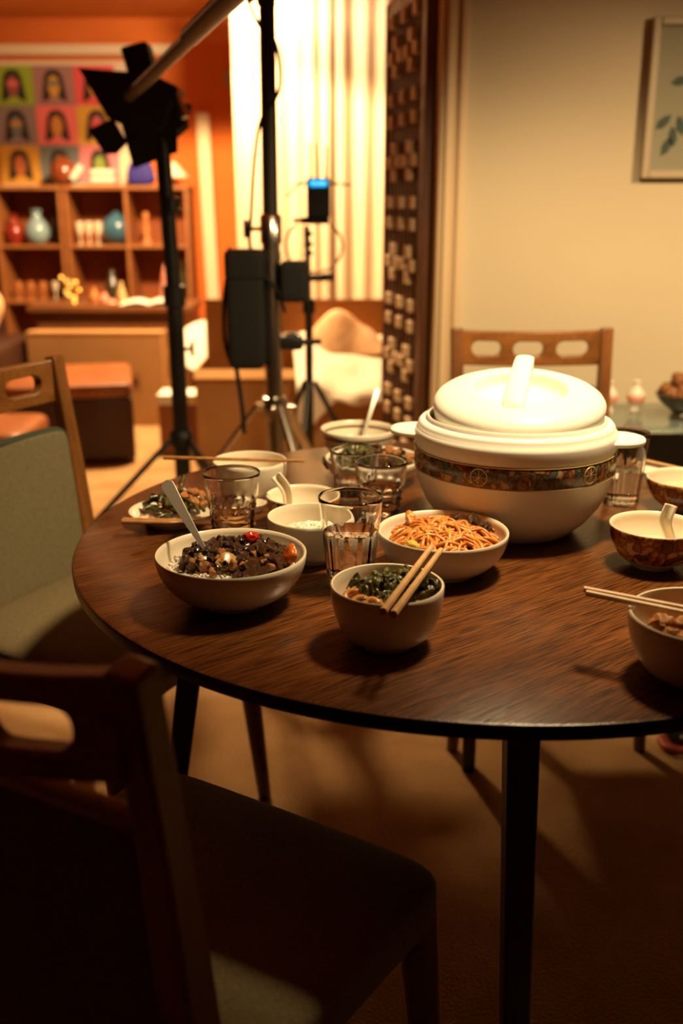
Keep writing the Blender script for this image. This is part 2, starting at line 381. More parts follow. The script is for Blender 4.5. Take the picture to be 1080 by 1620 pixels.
# ------------------------------------------------------------------ dining table
TX, TY, TR, TZ = .2, 1.485, .605, .75
tb = thing('dining_table', 'round dark oak dining table laid with dishes, on four splayed legs', 'table', (TX, TY, 0))
MB().lathe([(0, TZ - .001), (TR - .006, TZ - .001), (TR - .004, TZ)][:0] + [(0, TZ), (TR - .004, TZ), (TR - .0012, TZ - .0012), (TR, TZ - .004), (TR - .001, TZ - .018), (TR - .02, TZ - .024), (0, TZ - .024)], 160, mi=[0, 0, 1, 1, 1, 1]).build('tabletop', ['table', 'table_edge'], tb, smooth=30)
MB().lathe([(.30, TZ - .024), (.30, TZ - .06), (.28, TZ - .06), (.28, TZ - .024)], 64).build('under_ring', 'table_leg', tb)
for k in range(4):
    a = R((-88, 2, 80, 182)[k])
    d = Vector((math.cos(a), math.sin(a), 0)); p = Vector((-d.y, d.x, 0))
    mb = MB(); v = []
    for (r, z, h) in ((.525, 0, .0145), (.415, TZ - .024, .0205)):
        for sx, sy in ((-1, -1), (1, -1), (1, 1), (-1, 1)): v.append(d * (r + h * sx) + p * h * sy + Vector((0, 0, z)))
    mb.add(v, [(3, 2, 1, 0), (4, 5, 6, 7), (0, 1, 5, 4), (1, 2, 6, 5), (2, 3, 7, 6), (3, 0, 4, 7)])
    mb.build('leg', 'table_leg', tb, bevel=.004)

# ------------------------------------------------------------------ chairs
def crest_rail():
    W = .366; H = .092; th = .022; cols = []
    holes = [(-.111, .040), (0, .040), (.111, .040)]; hh = .019
    xs = set()
    for i in range(49): xs.add(round(-W / 2 + W * i / 48, 5))
    for c, r in holes:
        for i in range(9):
            a = PI * i / 8
            xs.add(round(c - r + hh * (1 - math.cos(a / 2)), 5)); xs.add(round(c + r - hh * (1 - math.cos(a / 2)), 5))
    xs = sorted(xs)
    def half(x):
        for c, r in holes:
            d = abs(x - c)
            if d <= r + 1e-6:
                e = d - (r - hh)
                return hh if e <= 0 else math.sqrt(max(hh * hh - e * e, 0))
        return None
    front = []; v = []
    def yy(x): return -.040 * (1 - (2 * x / W) ** 2)
    for x in xs:
        h = half(x); zt = .93 - .010 * (1 - (2 * x / W) ** 2); zb = zt - H + .004; zc = (zt + zb) / 2
        hv = h if h is not None else .006
        for side in (1, -1):
            for z in (zb, zc - hv, zc + hv, zt): v.append((x, yy(x) - .262 + side * th / 2 - .02 * (zt - z) * -6 * .2, z))
    f = []
    def idx(i, s, r): return i * 8 + (0 if s == 1 else 4) + r
    for i in range(len(xs) - 1):
        xm = (xs[i] + xs[i + 1]) / 2; hol = half(xm) is not None
        for s in (1, -1):
            for r in range(3):
                if r == 1 and hol: continue
                f.append((idx(i, s, r), idx(i + 1, s, r), idx(i + 1, s, r + 1), idx(i, s, r + 1)))
        f.append((idx(i, 1, 0), idx(i + 1, 1, 0), idx(i + 1, -1, 0), idx(i, -1, 0)))
        f.append((idx(i, 1, 3), idx(i + 1, 1, 3), idx(i + 1, -1, 3), idx(i, -1, 3)))
        if hol:
            for r in (1, 2): f.append((idx(i, 1, r), idx(i + 1, 1, r), idx(i + 1, -1, r), idx(i, -1, r)))
    # close the stadium ends where the half-height jumps from the solid strip
    L = len(xs) - 1
    for i in (0, L): f += [(idx(i, 1, r), idx(i, 1, r + 1), idx(i, -1, r + 1), idx(i, -1, r)) for r in range(3)]
    return MB().add(v, f)
def make_chair(label, piping):
    t = thing('dining_chair', label, 'chair', group=None)
    def tap(q):
        k = 1 + .07 * q[1] / .215; return [q[0] * k, q[1], q[2] + (.018 * (1 - (q[0] / .23) ** 2) * (1 - (q[1] / .22) ** 2) if q[2] > 0 else 0)]
    MB().superq((0, 0, .447), (.222, .212, .038), .35, .22, 72, 28, fn=tap).build('seat', 'seat_fabric', t, smooth=180)
    for s in (-1, 1):
        # back upright: leg below, raked stile above
        pts = catmull([(s * .198, -.275, 0), (s * .192, -.215, .22), (s * .186, -.205, .44), (s * .187, -.228, .70), (s * .191, -.262, .935)], 6)
        rd = [.022 + .007 * math.sin(PI * min(1, i / (len(pts) - 1) * 1.15)) for i in range(len(pts))]
        MB().tube(pts, rd, 4, up=(0, 1, 0)).build('back_post', 'chair_post', t, bevel=.005)
        MB().tube([(s * .222, .215, 0), (s * .203, .178, .43)], [.014, .025], 12).build('front_leg', 'chair_post', t)
        MB().b2((s * .185 - .011, -.19, .375), (s * .185 + .011, .17, .42)).build('side_rail', 'chair_wood', t, bevel=.004)
    MB().b2((-.19, .165, .375), (.19, .187, .42)).build('front_rail', 'chair_wood', t, bevel=.004)
    MB().b2((-.185, -.215, .375), (.185, -.193, .42)).build('rear_rail', 'chair_wood', t, bevel=.004)
    crest_rail().build('crest_rail', 'chair_wood', t, weld=True, smooth=40, bevel=.003)
    def bow(q):
        z = q[2]; return [q[0], q[1] - .012 * (1 - (q[0] / .17) ** 2) - .11 * (z + .157) , z]
    bp = MB().superq((0, -.203, .630), (.170, .016, .157), .12, .14, 64, 28, fn=bow).build('backrest', 'fabric', t, smooth=180)
    pts = []
    for k in range(90):
        a = 2 * PI * k / 90
        q = [.170 * math.copysign(abs(math.cos(a)) ** .14, math.cos(a)), .004, .157 * math.copysign(abs(math.sin(a)) ** .14, math.sin(a))]
        q = bow(q); pts.append((q[0], -.203 + q[1], .630 + q[2]))
    MB().tube(pts, .0085, 10, closed=True).build('piping', piping, bp, smooth=180)
    return t
far_chair = make_chair('wooden chair with three oval cutouts standing behind the white casserole, before the cream wall', 'piping')
far_chair.location = (.485, 2.30, 0); far_chair.rotation_euler = (0, 0, PI)
left_chair = copy_tree(far_chair)
left_chair['label'] = 'wooden chair with olive fabric back at the left edge, turned towards the table'
left_chair.location = (-.462, 1.797, 0); left_chair.rotation_euler = (0, 0, math.atan2(-.88, -.47))
near_chair = make_chair('dark wooden chair seen from behind in the near left foreground, cream piping', 'cream_piping')
near_chair.location = (-.176, .960, 0); near_chair.rotation_euler = (0, 0, R(-31.3))

# ------------------------------------------------------------------ crockery
def bowl_prof(r, h, foot, th=.004, belly=.55):
    out = [(0, .003), (foot - .004, .003), (foot - .003, 0), (foot, 0), (foot + .001, .005)]
    n = 12
    for i in range(1, n + 1):
        t = i / n; out.append((foot + .001 + (r - foot - .001) * math.sin(t * PI / 2) ** belly if belly != 1 else 0, .005 + (h - .005) * t))
    out += [(r - th * .3, h + .0012), (r - th * .75, h + .0005)]
    for i in range(n - 1, 0, -1):
        t = i / n; out.append((foot + (r - foot - .001) * math.sin(t * PI / 2) ** belly - th * .9, .008 + (h - .008) * t))
    out += [(foot * .7, .008), (0, .0075)]
    return out
def bowl(label, x, y, r, h, foot, mats='china', belly=.55, group=None, outer=False, name='bowl'):
    pr = bowl_prof(r, h, foot, belly=belly)
    mi = 0
    if outer:
        mi = [0] * (len(pr) - 1)
        for i in range(6, 16): mi[i] = 1
    o = MB().lathe(pr, 96, mi=mi).build(name, mats, smooth=50, loc=(x, y, TZ)); return tag(o, label, 'bowl', group)
bowl('wide white bowl of braised meat over rice, at the near left of the table', -.142, 1.204, .097, .066, .045)
bowl('small white bowl of greens and noodles with chopsticks across it, nearest the table edge', .053, 1.075, .066, .074, .032, belly=.42)
bowl('shallow wide white bowl heaped with orange noodles, in front of the casserole', .141, 1.312, .091, .060, .048)
bowl('plain white bowl with a little rice, just left of the nearest water glass', -.045, 1.365, .062, .064, .034, belly=.35)
bowl('small floral bowl with a ceramic spoon, behind the plain rice bowl', -.062, 1.512, .058, .052, .026, ['china', 'floral'], outer=True)
bowl('plain white bowl with one chopstick across its rim, behind the left glass', -.159, 1.668, .064, .068, .034, belly=.38)
bowl('farthest white bowl on the table, dark line under its rim, bright spoon inside', .032, 1.945, .074, .062, .034, ['china', 'dark_rim'], name='bowl')
bpy.data.objects['bowl.006'].data.polygons.foreach_set('material_index', [1 if abs((p.center.z) - .052) < .0028 and math.hypot(p.center.x, p.center.y) > .066 else 0 for p in bpy.data.objects['bowl.006'].data.polygons])
bowl('white dish of green and brown vegetables, behind the pair of glasses in the middle', .058, 1.772, .088, .046, .045)
bowl('floral brown and gold bowl with a ceramic spoon, front one of the two at right', .444, 1.336, .064, .060, .029, ['china', 'floral'], outer=True)
bowl('floral brown and gold bowl without a spoon, the rear one at the right edge', .578, 1.605, .066, .054, .029, ['china', 'floral'], outer=True)
bowl('cream bowl of glazed meat cut by the right edge of the photo, chopsticks across it', .388, .985, .078, .074, .038, 'china_grey', belly=.42)

plate = MB().lathe([(0, .004), (.040, .004), (.042, 0), (.046, 0), (.048, .004), (.060, .011), (.070, .019), (.0708, .0205), (.0692, .021), (.058, .0145), (.046, .0085), (0, .008)], 96).build('plate', 'china', smooth=50, loc=(-.272, 1.537, TZ))
tag(plate, 'small white plate of green beans and peppers at the left edge of the table', 'plate')
tag(MB().lathe([(0, .003), (.012, .003), (.013, 0), (.016, 0), (.024, .013), (.0245, .0145), (.0225, .0145), (.015, .005), (0, .005)], 48).build('sauce_dish', ['china'], smooth=50, loc=(-.150, 1.592, TZ)), 'tiny sauce dish half hidden behind the ridged left tumbler', 'dish')

# ------------------------------------------------------------------ casserole
CX, CY = .270, 1.515
pot = thing('casserole', 'large white lidded casserole with a printed floral band, in the middle of the table', 'pot', (CX, CY, TZ))
MB().lathe([(0, 0), (.092, 0), (.098, .004), (.118, .022), (.137, .048), (.149, .075), (.1545, .100), (.155, .118), (.154, .134), (.150, .134), (.150, .1), (.13, .05), (.09, .012), (0, .012)], 112).build('body', 'melamine', pot, smooth=60)
band = MB().lathe([(.1549, .103), (.1557, .104), (.1557, .132), (.1549, .133)], 112).build('decorative_band', 'band', pot, smooth=60)
for z in (.1015, .1335): MB().lathe([(.1552, z - .0008), (.1562, z - .0005), (.1562, z + .0005), (.1552, z + .0008)], 112).build('gold_line', 'gold_line', band, smooth=60)
for a in (-118, -55, 8, 70, 132, 195):
    d = Vector((math.cos(R(a)), math.sin(R(a)), 0)); p = Vector((-d.y, d.x, 0)); q = MB()
    c = d * .1562 + Vector((0, 0, .118))
    q.tube([c + p * .0125 * math.cos(t * PI / 12) + Vector((0, 0, .0125 * math.sin(t * PI / 12))) - d * (.0125 * math.cos(t * PI / 12)) ** 2 / .31 for t in range(24)], .0009, 6, closed=True)
    for t in range(4):
        e = p * .011 * math.cos(t * PI / 4) + Vector((0, 0, .011 * math.sin(t * PI / 4))); q.tube([c - e, c + e], .0006, 5)
    q.build('medallion', 'gold_line', band, smooth=180)
MB().lathe([(.148, .132), (.1540, .1335), (.1553, .139), (.1553, .155), (.1538, .161), (.1512, .1625), (.1503, .169), (.1468, .1735), (.142, .1745), (.139, .174), (.137, .168), (.135, .150), (.14, .136)], 112).build('collar', 'melamine', pot, smooth=60)
MB().lathe([(.139, .170), (.1385, .1785), (.136, .181), (.133, .179), (.133, .170)], 112).build('collar_lip', 'melamine', pot, smooth=60)
for s in (-1, 1):
    a = R(-13); d = Vector((math.cos(a), math.sin(a), 0)) * s; p = Vector((-d.y, d.x, 0)); pts = []
    for k in range(17):
        t = -1 + 2 * k / 16
        pts.append(d * (.146 + .050 * (1 - abs(t) ** 2.6) ** .6) + p * (.046 * t) + Vector((0, 0, .149)))
    MB().plate(pts, (0, 0, 1), .008).build('side_handle', 'melamine', pot, bevel=.003)
lid = [(0, -.034), (.118, -.034), (.125, -.030), (.1290, -.016), (.1312, .001), (.1308, .006), (.127, .012), (.119, .018), (.108, .0225), (.095, .026), (.083, .0285), (.077, .029), (.073, .028), (.0705, .0225), (.0685, .0130), (.064, .0065), (.04, .0035), (0, .003)]
lo = MB().lathe(lid, 112).build('lid', 'melamine', pot, smooth=75, loc=(.003, -.002, .1965)); lo.rotation_euler = (R(9.5), R(-1.5), 0)
ax = Vector((.27, .963, 0)); pz = [(-.090, .014), (-.082, .027), (-.066, .036), (-.03, .045), (.010, .051), (.045, .056), (.066, .054), (.077, .044), (.080, .018)]
pts = catmull([ax * s_ + Vector((0, 0, z)) for s_, z in pz], 6)
MB().tube(pts, [.0185 - .006 * i / len(pts) for i in range(len(pts))], 20, flat=.30, up=(0, 0, 1)).build('lid_handle', 'melamine', lo, smooth=60)

# ------------------------------------------------------------------ tumblers
def tumbler(label, x, y, r, h, water, style):
    t = thing('tumbler', label, 'glass', (x, y, TZ)); rb = r * .72; n = 96
    prof = [(0, .0015), (rb - .006, .0015), (rb - .003, 0), (rb, .001)]
    for i in range(1, 25): prof.append((rb + (r - rb) * i / 24, .001 + (h - .002) * i / 24))
    k0 = len(prof)
    prof += [(r - .0002, h - .0005), (r - .0007, h), (r - .0013, h), (r - .0018, h - .0005)]
    base = .012
    for i in range(23, -1, -1):
        z = base + (h - .0016 - base) * i / 24; prof.append((rb + (r - rb) * z / h - .0019, z))
    prof.append((rb - .008, base - .002)); prof.append((0, base - .0025))
    def mod(rr, a, i):
        if 4 <= i < k0:
            z = prof[i][1] / h
            if z < .66 and z > .03:
                fade = min(1, (.66 - z) * 12)
                if style == 'ring': return rr - fade * (.0012 * (1 + math.cos(z * 2 * PI * 9)) + .0007 * (1 + math.cos(a * 12)))
                return rr - fade * .0016 * (1 - abs(math.sin(a * 7)))
        return rr
    MB().lathe(prof, n, mod=mod).build('glass_wall', 'glass', t, smooth=48)
    if water:
        zs = base - .001; zt = water; f = lambda z: rb + (r - rb) * z / h - .0017
        MB().lathe([(0, zs), (rb - .0085, zs), (f(base + .001), base + .001), (f(zt * .5), zt * .5), (f(zt), zt + .0006), (f(zt) - .002, zt), (0, zt)], 64).build('water', 'water', t, smooth=50)
    return t
tumbler('clear tumbler half full of water, nearest of the glasses, behind the small bowl', .012, 1.272, .0435, .122, .072, 'facet')
tumbler('empty ridged tumbler at the left, in front of the plate of green beans', -.166, 1.449, .0435, .107, 0, 'ring')
tumbler('water tumbler in the middle, the farther of the overlapping pair', .022, 1.622, .042, .100, .045, 'facet')
tumbler('water tumbler in the middle, the nearer of the overlapping pair', .063, 1.545, .043, .100, .055, 'ring')
tumbler('tumbler mostly hidden behind the left handle of the casserole', .190, 1.884, .040, .098, 0, 'facet')
tumbler('tall water tumbler between the casserole and the rear floral bowl', .480, 1.640, .0405, .124, .060, 'facet')

# ------------------------------------------------------------------ chopsticks and spoons
def chopstick(label, a, b, r0=.0042, r1=.0022, m='bamboo', group=None):
    a, b = Vector(a), Vector(b); o = MB()
    pts = [a + (b - a) * i / 6 for i in range(7)]
    o.tube([p - a for p in pts], [r0 + (r1 - r0) * i / 6 for i in range(7)], 8)
    return tag(o.build('chopstick', m, smooth=30, loc=tuple(a)), label, 'chopsticks', group)
chopstick('pale wooden chopstick across the small front bowl, left one of the pair', (.0440, .970, .834), (.1130, 1.177, .8335), .0044, .0033)
chopstick('pale wooden chopstick across the small front bowl, right one of the pair', (.0545, .963, .834), (.1235, 1.165, .8335), .0044, .0033)
chopstick('brown chopstick lying along the front of the bean plate, the rear of two', (-.338, 1.464, .7765), (-.112, 1.512, .7545), .0035, .0025, 'dark_bamboo')
chopstick('brown chopstick lying along the front of the bean plate, the nearer of two', (-.338, 1.454, .7765), (-.112, 1.503, .7545), .0035, .0025, 'dark_bamboo')
chopstick('brown chopstick balanced on the plain bowl behind the left glass', (-.307, 1.668, .8225), (-.064, 1.645, .8225), .0036, .0026, 'dark_bamboo')
chopstick('light brown chopstick across the right edge bowl, the upper of the pair', (.2715, 1.037, .8325), (.425, .960, .829), .0038, .0026)
chopstick('light brown chopstick across the right edge bowl, the lower of the pair', (.2715, 1.026, .8325), (.418, .947, .829), .0038, .0026)
chopstick('pale chopstick lying far back at the right edge of the table', (.575, 1.845, .7720), (.74, 1.74, .7545), .0040, .0028)

def metal_spoon(label, tip, end, w0=.0095, name='spoon'):
    """tip: where the bowl of the spoon sits; end: handle end"""
    tip, end = Vector(tip), Vector(end); t = thing(name, label, 'spoon', tuple(tip))
    d = end - tip; L = d.length; d.normalize(); side = d.cross(Vector((0, -1, .3))).normalized(); nrm = side.cross(d)
    n = 24; v = []; f = []
    for i in range(n + 1):
        s = i / n; hw = .0030 + (w0 - .0030) * max(0, (s - .1) / .9) ** .9
        if s > .93: hw *= math.sqrt(max(.05, 1 - ((s - .93) / .075) ** 2))
        c = d * (.02 + (L - .02) * s) + nrm * (.004 * math.sin(PI * s))
        for a, b in ((-1, -1), (1, -1), (1, 1), (-1, 1)): v.append(c + side * hw * a + nrm * .0010 * b)
    for i in range(n):
        for k in range(4): f.append((i * 4 + k, i * 4 + (k + 1) % 4, i * 4 + 4 + (k + 1) % 4, i * 4 + 4 + k))
    f += [(3, 2, 1, 0), tuple(n * 4 + k for k in range(4))]
    MB().add(v, f).build('handle', 'steel', t, bevel=.0004)
    def fn(u, q):
        a = 2 * PI * u; rr = q; e = d * (.024 - .024 + .024 * math.cos(a) * rr) + side * .015 * math.sin(a) * rr
        return e - nrm * .006 * (1 - rr * rr)
    MB().grid(fn, 24, 6).build('spoon_bowl', 'steel', t, smooth=180, solid=.0012, weld=True)
    return t
metal_spoon('steel spoon standing in the bowl of braised meat, handle leaning left', (-.165, 1.212, .795), (-.234, 1.272, .892))
metal_spoon('bright steel spoon standing in the farthest bowl', (.037, 1.935, .775), (.073, 1.985, .885), .0058)

def china_spoon(label, bowl_c, end, sd=None, cat='spoon'):
    bc, end = Vector(bowl_c), Vector(end); t = thing('soup_spoon', label, cat, tuple(bc)); e = end - bc
    hd = Vector((e.x, e.y, 0)).normalized(); side = Vector((-hd.y, hd.x, 0)); sd = Vector(sd) if sd else side; sd = (sd - e.normalized() * sd.dot(e.normalized())).normalized(); up2 = e.normalized().cross(sd)
    if up2.z < 0: up2 = -up2
    ctr = catmull([-hd * .026 + Vector((0, 0, .010)), -hd * .012, hd * .010, hd * .024 + Vector((0, 0, .008)), e * .62, e], 6); n = len(ctr) - 1
    def fn(u, v):
        x = u * n; i = min(int(x), n - 1); p = ctr[i].lerp(ctr[i + 1], x - i)
        k = u / .55
        hw = .004 + .018 * math.sin(PI * min(1, k * .93 + .05)) if k < 1 else .0075
        hw = max(hw, .0078 if k > .5 else 0); s = (v - .5) * 2
        dep = .010 * math.sin(PI * min(1, k)) if k < 1 else 0
        dep = max(dep, .0045 if k > .6 else 0)
        b = min(1, max(0, (u - .45) / .2)); sv = side.lerp(sd, b).normalized(); uv = Vector((0, 0, 1)).lerp(up2, b).normalized()
        return p + sv * hw * s + uv * dep * s * s
    MB().grid(fn, 48, 10).build('spoon_body', 'china', t, smooth=180, solid=.003)
    return t
china_spoon('white ceramic soup spoon leaning left in the floral bowl behind the rice bowl', (-.060, 1.515, .768), (-.104, 1.512, .834), (.75, .2, .6))
china_spoon('white ceramic soup spoon standing in the front floral bowl at right', (.444, 1.325, .775), (.460, 1.328, .842), (.95, -.3, 0))
china_spoon('white ceramic spoon lying on the table between the tall tumbler and the rear floral bowl', (.580, 1.795, .7560), (.612, 1.752, .7660))

# ------------------------------------------------------------------ food
BL = []
for k in range(6):
    bm = bmesh.new(); bmesh.ops.create_icosphere(bm, subdivisions=3, radius=1)
    for v in bm.verts:
        n_ = noise.noise(v.co * 1.1 + Vector((k * 9, 0, 0))); n2 = noise.noise(v.co * 3.1 + Vector((0, k * 7, 0)))
        v.co *= 1 + .55 * n_ + .26 * n2
    me = bpy.data.meshes.new('chunk'); bm.to_mesh(me); bm.free(); me.shade_smooth(); BL.append(me)
meshc = {}
def chunk(name, m, loc, s, label, cat, group=None, k=None, rot=None):
    k = rnd.randrange(6) if k is None else k
    if (k, m) not in meshc:
        q = BL[k].copy(); q.materials.append(M[m]); meshc[(k, m)] = q
    o = bpy.data.objects.new(name, meshc[(k, m)]); COL.objects.link(o); o.location = loc
    o.scale = s if isinstance(s, tuple) else (s, s * rnd.uniform(.7, 1.1), s * rnd.uniform(.6, .9))
    o.rotation_euler = rot if rot else (rnd.uniform(0, 6), rnd.uniform(0, 6), rnd.uniform(0, 6))
    return tag(o, label, cat, group)
def scatter(n, cx, cy, rx, ry, zf, gap, tries=4000):
    out = []
    for _ in range(tries):
        if len(out) >= n: break
        a = rnd.uniform(0, 2 * PI); q = math.sqrt(rnd.random()); x = cx + rx * q * math.cos(a); y = cy + ry * q * math.sin(a)
        if all((x - p[0]) ** 2 + (y - p[1]) ** 2 > gap * gap for p in out): out.append((x, y, zf(q)))
    return out
def grain(mb, p, L=.0036, r=.0015):
    a = rnd.uniform(0, 2 * PI); d = Vector((math.cos(a), math.sin(a), rnd.uniform(-.5, .5))) * L
    p = Vector(p); mb.tube([p - d, p - d * .5, p + d * .5, p + d], [r * .35, r, r, r * .35], 6)
def rice(label, cx, cy, r, z0, zc, n, fr=1.0):
    mb = MB(); mb.lathe([(0, zc), (r * .4, zc - (zc - z0) * .2), (r * .75, z0 + (zc - z0) * .35), (r, z0), (r * .9, z0 - .012), (0, z0 - .015)], 40, c=(0, 0, -z0))
    for _ in range(n):
        a = rnd.uniform(0, 2 * PI); q = math.sqrt(rnd.random()) * fr
        z = zc - (zc - z0) * (q ** 1.6)
        grain(mb, (r * q * math.cos(a), r * q * math.sin(a), z - z0 + rnd.uniform(0, .003)))
    return tag(mb.build('rice', 'rice', smooth=60, loc=(cx, cy, z0)), label, 'rice', kind='stuff')
# braised meat over rice
bx_, by_ = -.142, 1.204
rice('white rice under the braised meat in the wide near left bowl', bx_, by_, .082, .796, .803, 1300)
for (x, y, z) in scatter(80, bx_ + .004, by_ + .006, .070, .066, lambda q: .811 - .009 * q * q, .0105):
    if y < by_ - .034 and -.052 < x - bx_ < .012: continue
    chunk('meat_chunk', 'meat', (x, y, z + rnd.uniform(-.002, .007)), rnd.uniform(.0070, .0118), 'dark braised meat chunk in the wide near left bowl', 'meat', 'braised meat in the near left bowl')
for (x, y, z) in scatter(30, bx_ + .004, by_ + .008, .068, .062, lambda q: .822 - .010 * q * q, .012):
    chunk('black_bean', 'bean', (x, y, z), (.0048, .0042, .0036), 'glossy black bean on the braised meat', 'bean', 'black beans on the braised meat', k=0)
for i, (x, y, z, s, rz) in enumerate(((-.140, 1.176, .814, (.019, .011, .0035), .5), (-.112, 1.168, .811, (.014, .008, .003), 1.2), (-.176, 1.190, .812, (.011, .007, .003), .2))):
    chunk('onion_piece', 'onion', (x, y, z), s, ('flat yellow onion piece at the front of the braised meat', 'smaller onion piece to the right at the front of the braised meat', 'onion piece beside the steel spoon')[i], 'onion', k=1, rot=(.75, .15, rz))
chunk('chili_piece', 'chili', (-.118, 1.228, .829), (.011, .006, .006), 'shiny red chili piece on top of the braised meat', 'chili', k=2, rot=(.2, .2, .4))
chunk('carrot_wedge', 'carrot', (-.066, 1.196, .815), (.006, .013, .013), 'orange carrot wedge at the right side of the braised meat bowl', 'carrot', k=3, rot=(.2, .5, .4))
for (x, y, z) in scatter(22, bx_ + .008, by_ - .015, .058, .045, lambda q: .817 - .008 * q, .010):
    chunk('meat_shred', 'meat_light', (x, y, z), rnd.uniform(.005, .008), 'light brown shred of meat on the rice', 'meat', 'light meat shreds in the near left bowl')
# rice bowl
rice('mound of plain white rice in the bowl beside the nearest glass', -.040, 1.362, .052, .786, .797, 900)

def noodles(name, label, cx, cy, R0, z0, dome, n, r, m):
    mb = MB()
    for _ in range(n):
        a = rnd.uniform(0, 2 * PI); q = math.sqrt(rnd.random()) * .85; p = Vector((R0 * q * math.cos(a), R0 * q * math.sin(a), 0)); h = rnd.uniform(0, 2 * PI)
        pts = []; turn = rnd.uniform(-1, 1) * 26; lift = rnd.uniform(.0, .007)
        for i in range(16):
            pts.append(Vector((p.x, p.y, dome * (1 - (p.length / R0) ** 2) + lift + .004 * math.sin(i * .6 + a))))
            h += turn * .0065 + rnd.uniform(-.3, .3); st = .0062
            p = p + Vector((math.cos(h), math.sin(h), 0)) * st
            if p.length > R0 * .97: h = math.atan2(-p.y, -p.x) + rnd.uniform(-.7, .7); p = p * (.95 * R0 / p.length)
        mb.tube(catmull(pts, 2), r * rnd.uniform(.85, 1.1), 7)
    mb.lathe([(0, dome * .8), (R0 * .6, dome * .45), (R0, -.003), (R0 * .9, -.012), (0, -.014)], 40)
    return tag(mb.build(name, m, smooth=180, loc=(cx, cy, z0)), label, 'noodles', kind='stuff')
noodles('noodles', 'tangle of orange brown noodles heaped in the shallow bowl before the casserole', .143, 1.315, .078, .790, .020, 150, .0026, 'noodle')
for i, (x, y, z, s) in enumerate(((.186, 1.325, .815, .011), (.198, 1.318, .808, .010), (.175, 1.342, .815, .010), (.207, 1.330, .805, .009), (.160, 1.352, .812, .009))):
    chunk('beef_slice', 'meat', (x, y, z), (s * 1.25, s * .85, s * .6), 'dark slice of beef on the right side of the orange noodles', 'meat', 'beef slices on the orange noodles')
chunk('scallion_piece', 'scallion', (.096, 1.272, .803), (.013, .006, .004), 'yellow green scallion piece at the front left of the orange noodles', 'scallion', k=1, rot=(.3, .1, -.5))
chunk('bamboo_shoot', 'noodle', (.098, 1.348, .816), (.008, .013, .007), 'curled orange vegetable slice at the back left of the orange noodles', 'vegetable', k=4, rot=(.5, .6, .4))
# front bowl
fx, fy = .053, 1.075
noodles('noodles', 'thick brown noodles under the greens in the small front bowl', fx, fy, .056, .793, .010, 34, .0036, 'udon')
for (cx, cy, r_) in ((.014, 1.067, .010), (.022, 1.048, .009), (.034, 1.043, .008)):
    pts = [(r_ * math.cos(t * PI / 9), r_ * .8 * math.sin(t * PI / 9), .004 * math.sin(t * PI / 9)) for t in range(15)]
    tag(MB().tube(pts, .0036, 9).build('noodle_loop', 'udon', smooth=180, loc=(cx, cy, .811)), 'thick curled noodle at the left of the small front bowl', 'noodles', 'curled noodles in the small front bowl')
def leaf(loc, L, W, rz, tilt, m, label, group, seed):
    def fn(u, v):
        s = (v - .5) * 2; wv = W * math.sin(PI * (.06 + .9 * u)) ** .7
        x = (u - .5) * L; y = s * wv
        z = .007 * math.sin(u * 7 + seed) * (.4 + abs(s)) + .005 * math.sin(s * 6 + u * 9 + seed * 2) + .004 * noise.noise(Vector((u * 5, s * 3, seed)))
        return (x, y, z - .004 * s * s)
    o = MB().grid(fn, 22, 14).build('leaf', m, smooth=180, solid=.0016, loc=loc); o.rotation_euler = (tilt * .6, tilt, rz)
    return tag(o, label, 'greens', group)
for i, (x, y, z) in enumerate(scatter(19, fx + .008, fy + .012, .044, .036, lambda q: .815 - .006 * q, .011)):
    leaf((x, y, z + .002 * (i % 4)), rnd.uniform(.030, .042), rnd.uniform(.009, .014), rnd.uniform(0, 6), rnd.uniform(-.5, .5), 'greens', 'wilted dark green leaf in the small front bowl', 'wilted greens in the small front bowl', i)
# plate of beans
px_, py_ = -.268, 1.540
def stick(name, m, c, L, r, a, tilt, label, cat, group):
    d = Vector((math.cos(a) * math.cos(tilt), math.sin(a) * math.cos(tilt), math.sin(tilt))) * L / 2; b = Vector((0, 0, .003))
    o = MB().tube(catmull([-d, -d * .3 + b, d * .3 + b, d], 4), r, 8).build(name, m, smooth=60, loc=c); return tag(o, label, cat, group)
ca, sa = math.cos(R(40)), math.sin(R(40))
for (u, v, z) in scatter(60, .003, .0, .052, .050, lambda q: .769 + .022 * (1 - q * q), .006):
    x, y = px_ + u * ca - v * sa, py_ + u * sa + v * ca
    stick('green_bean', 'greenbean', (x, y, z + rnd.uniform(0, .006)), rnd.uniform(.018, .032), .0031, rnd.uniform(0, PI), rnd.uniform(-.35, .35), 'short dark green bean on the bean plate', 'bean', 'green beans on the bean plate')
for (u, v, z) in scatter(30, .014, -.002, .044, .044, lambda q: .776 + .020 * (1 - q * q), .008):
    x, y = px_ + u * ca - v * sa, py_ + u * sa + v * ca
    chunk('pepper_piece', 'meat_light', (x, y, z), rnd.uniform(.005, .0085), 'reddish brown pepper piece among the green beans', 'pepper', 'pepper pieces on the bean plate')
stick('green_bean', 'greens', (-.262, 1.565, .802), .036, .0042, R(60), 1.0, 'long dark bean sticking up above the rest on the bean plate', 'bean', None)
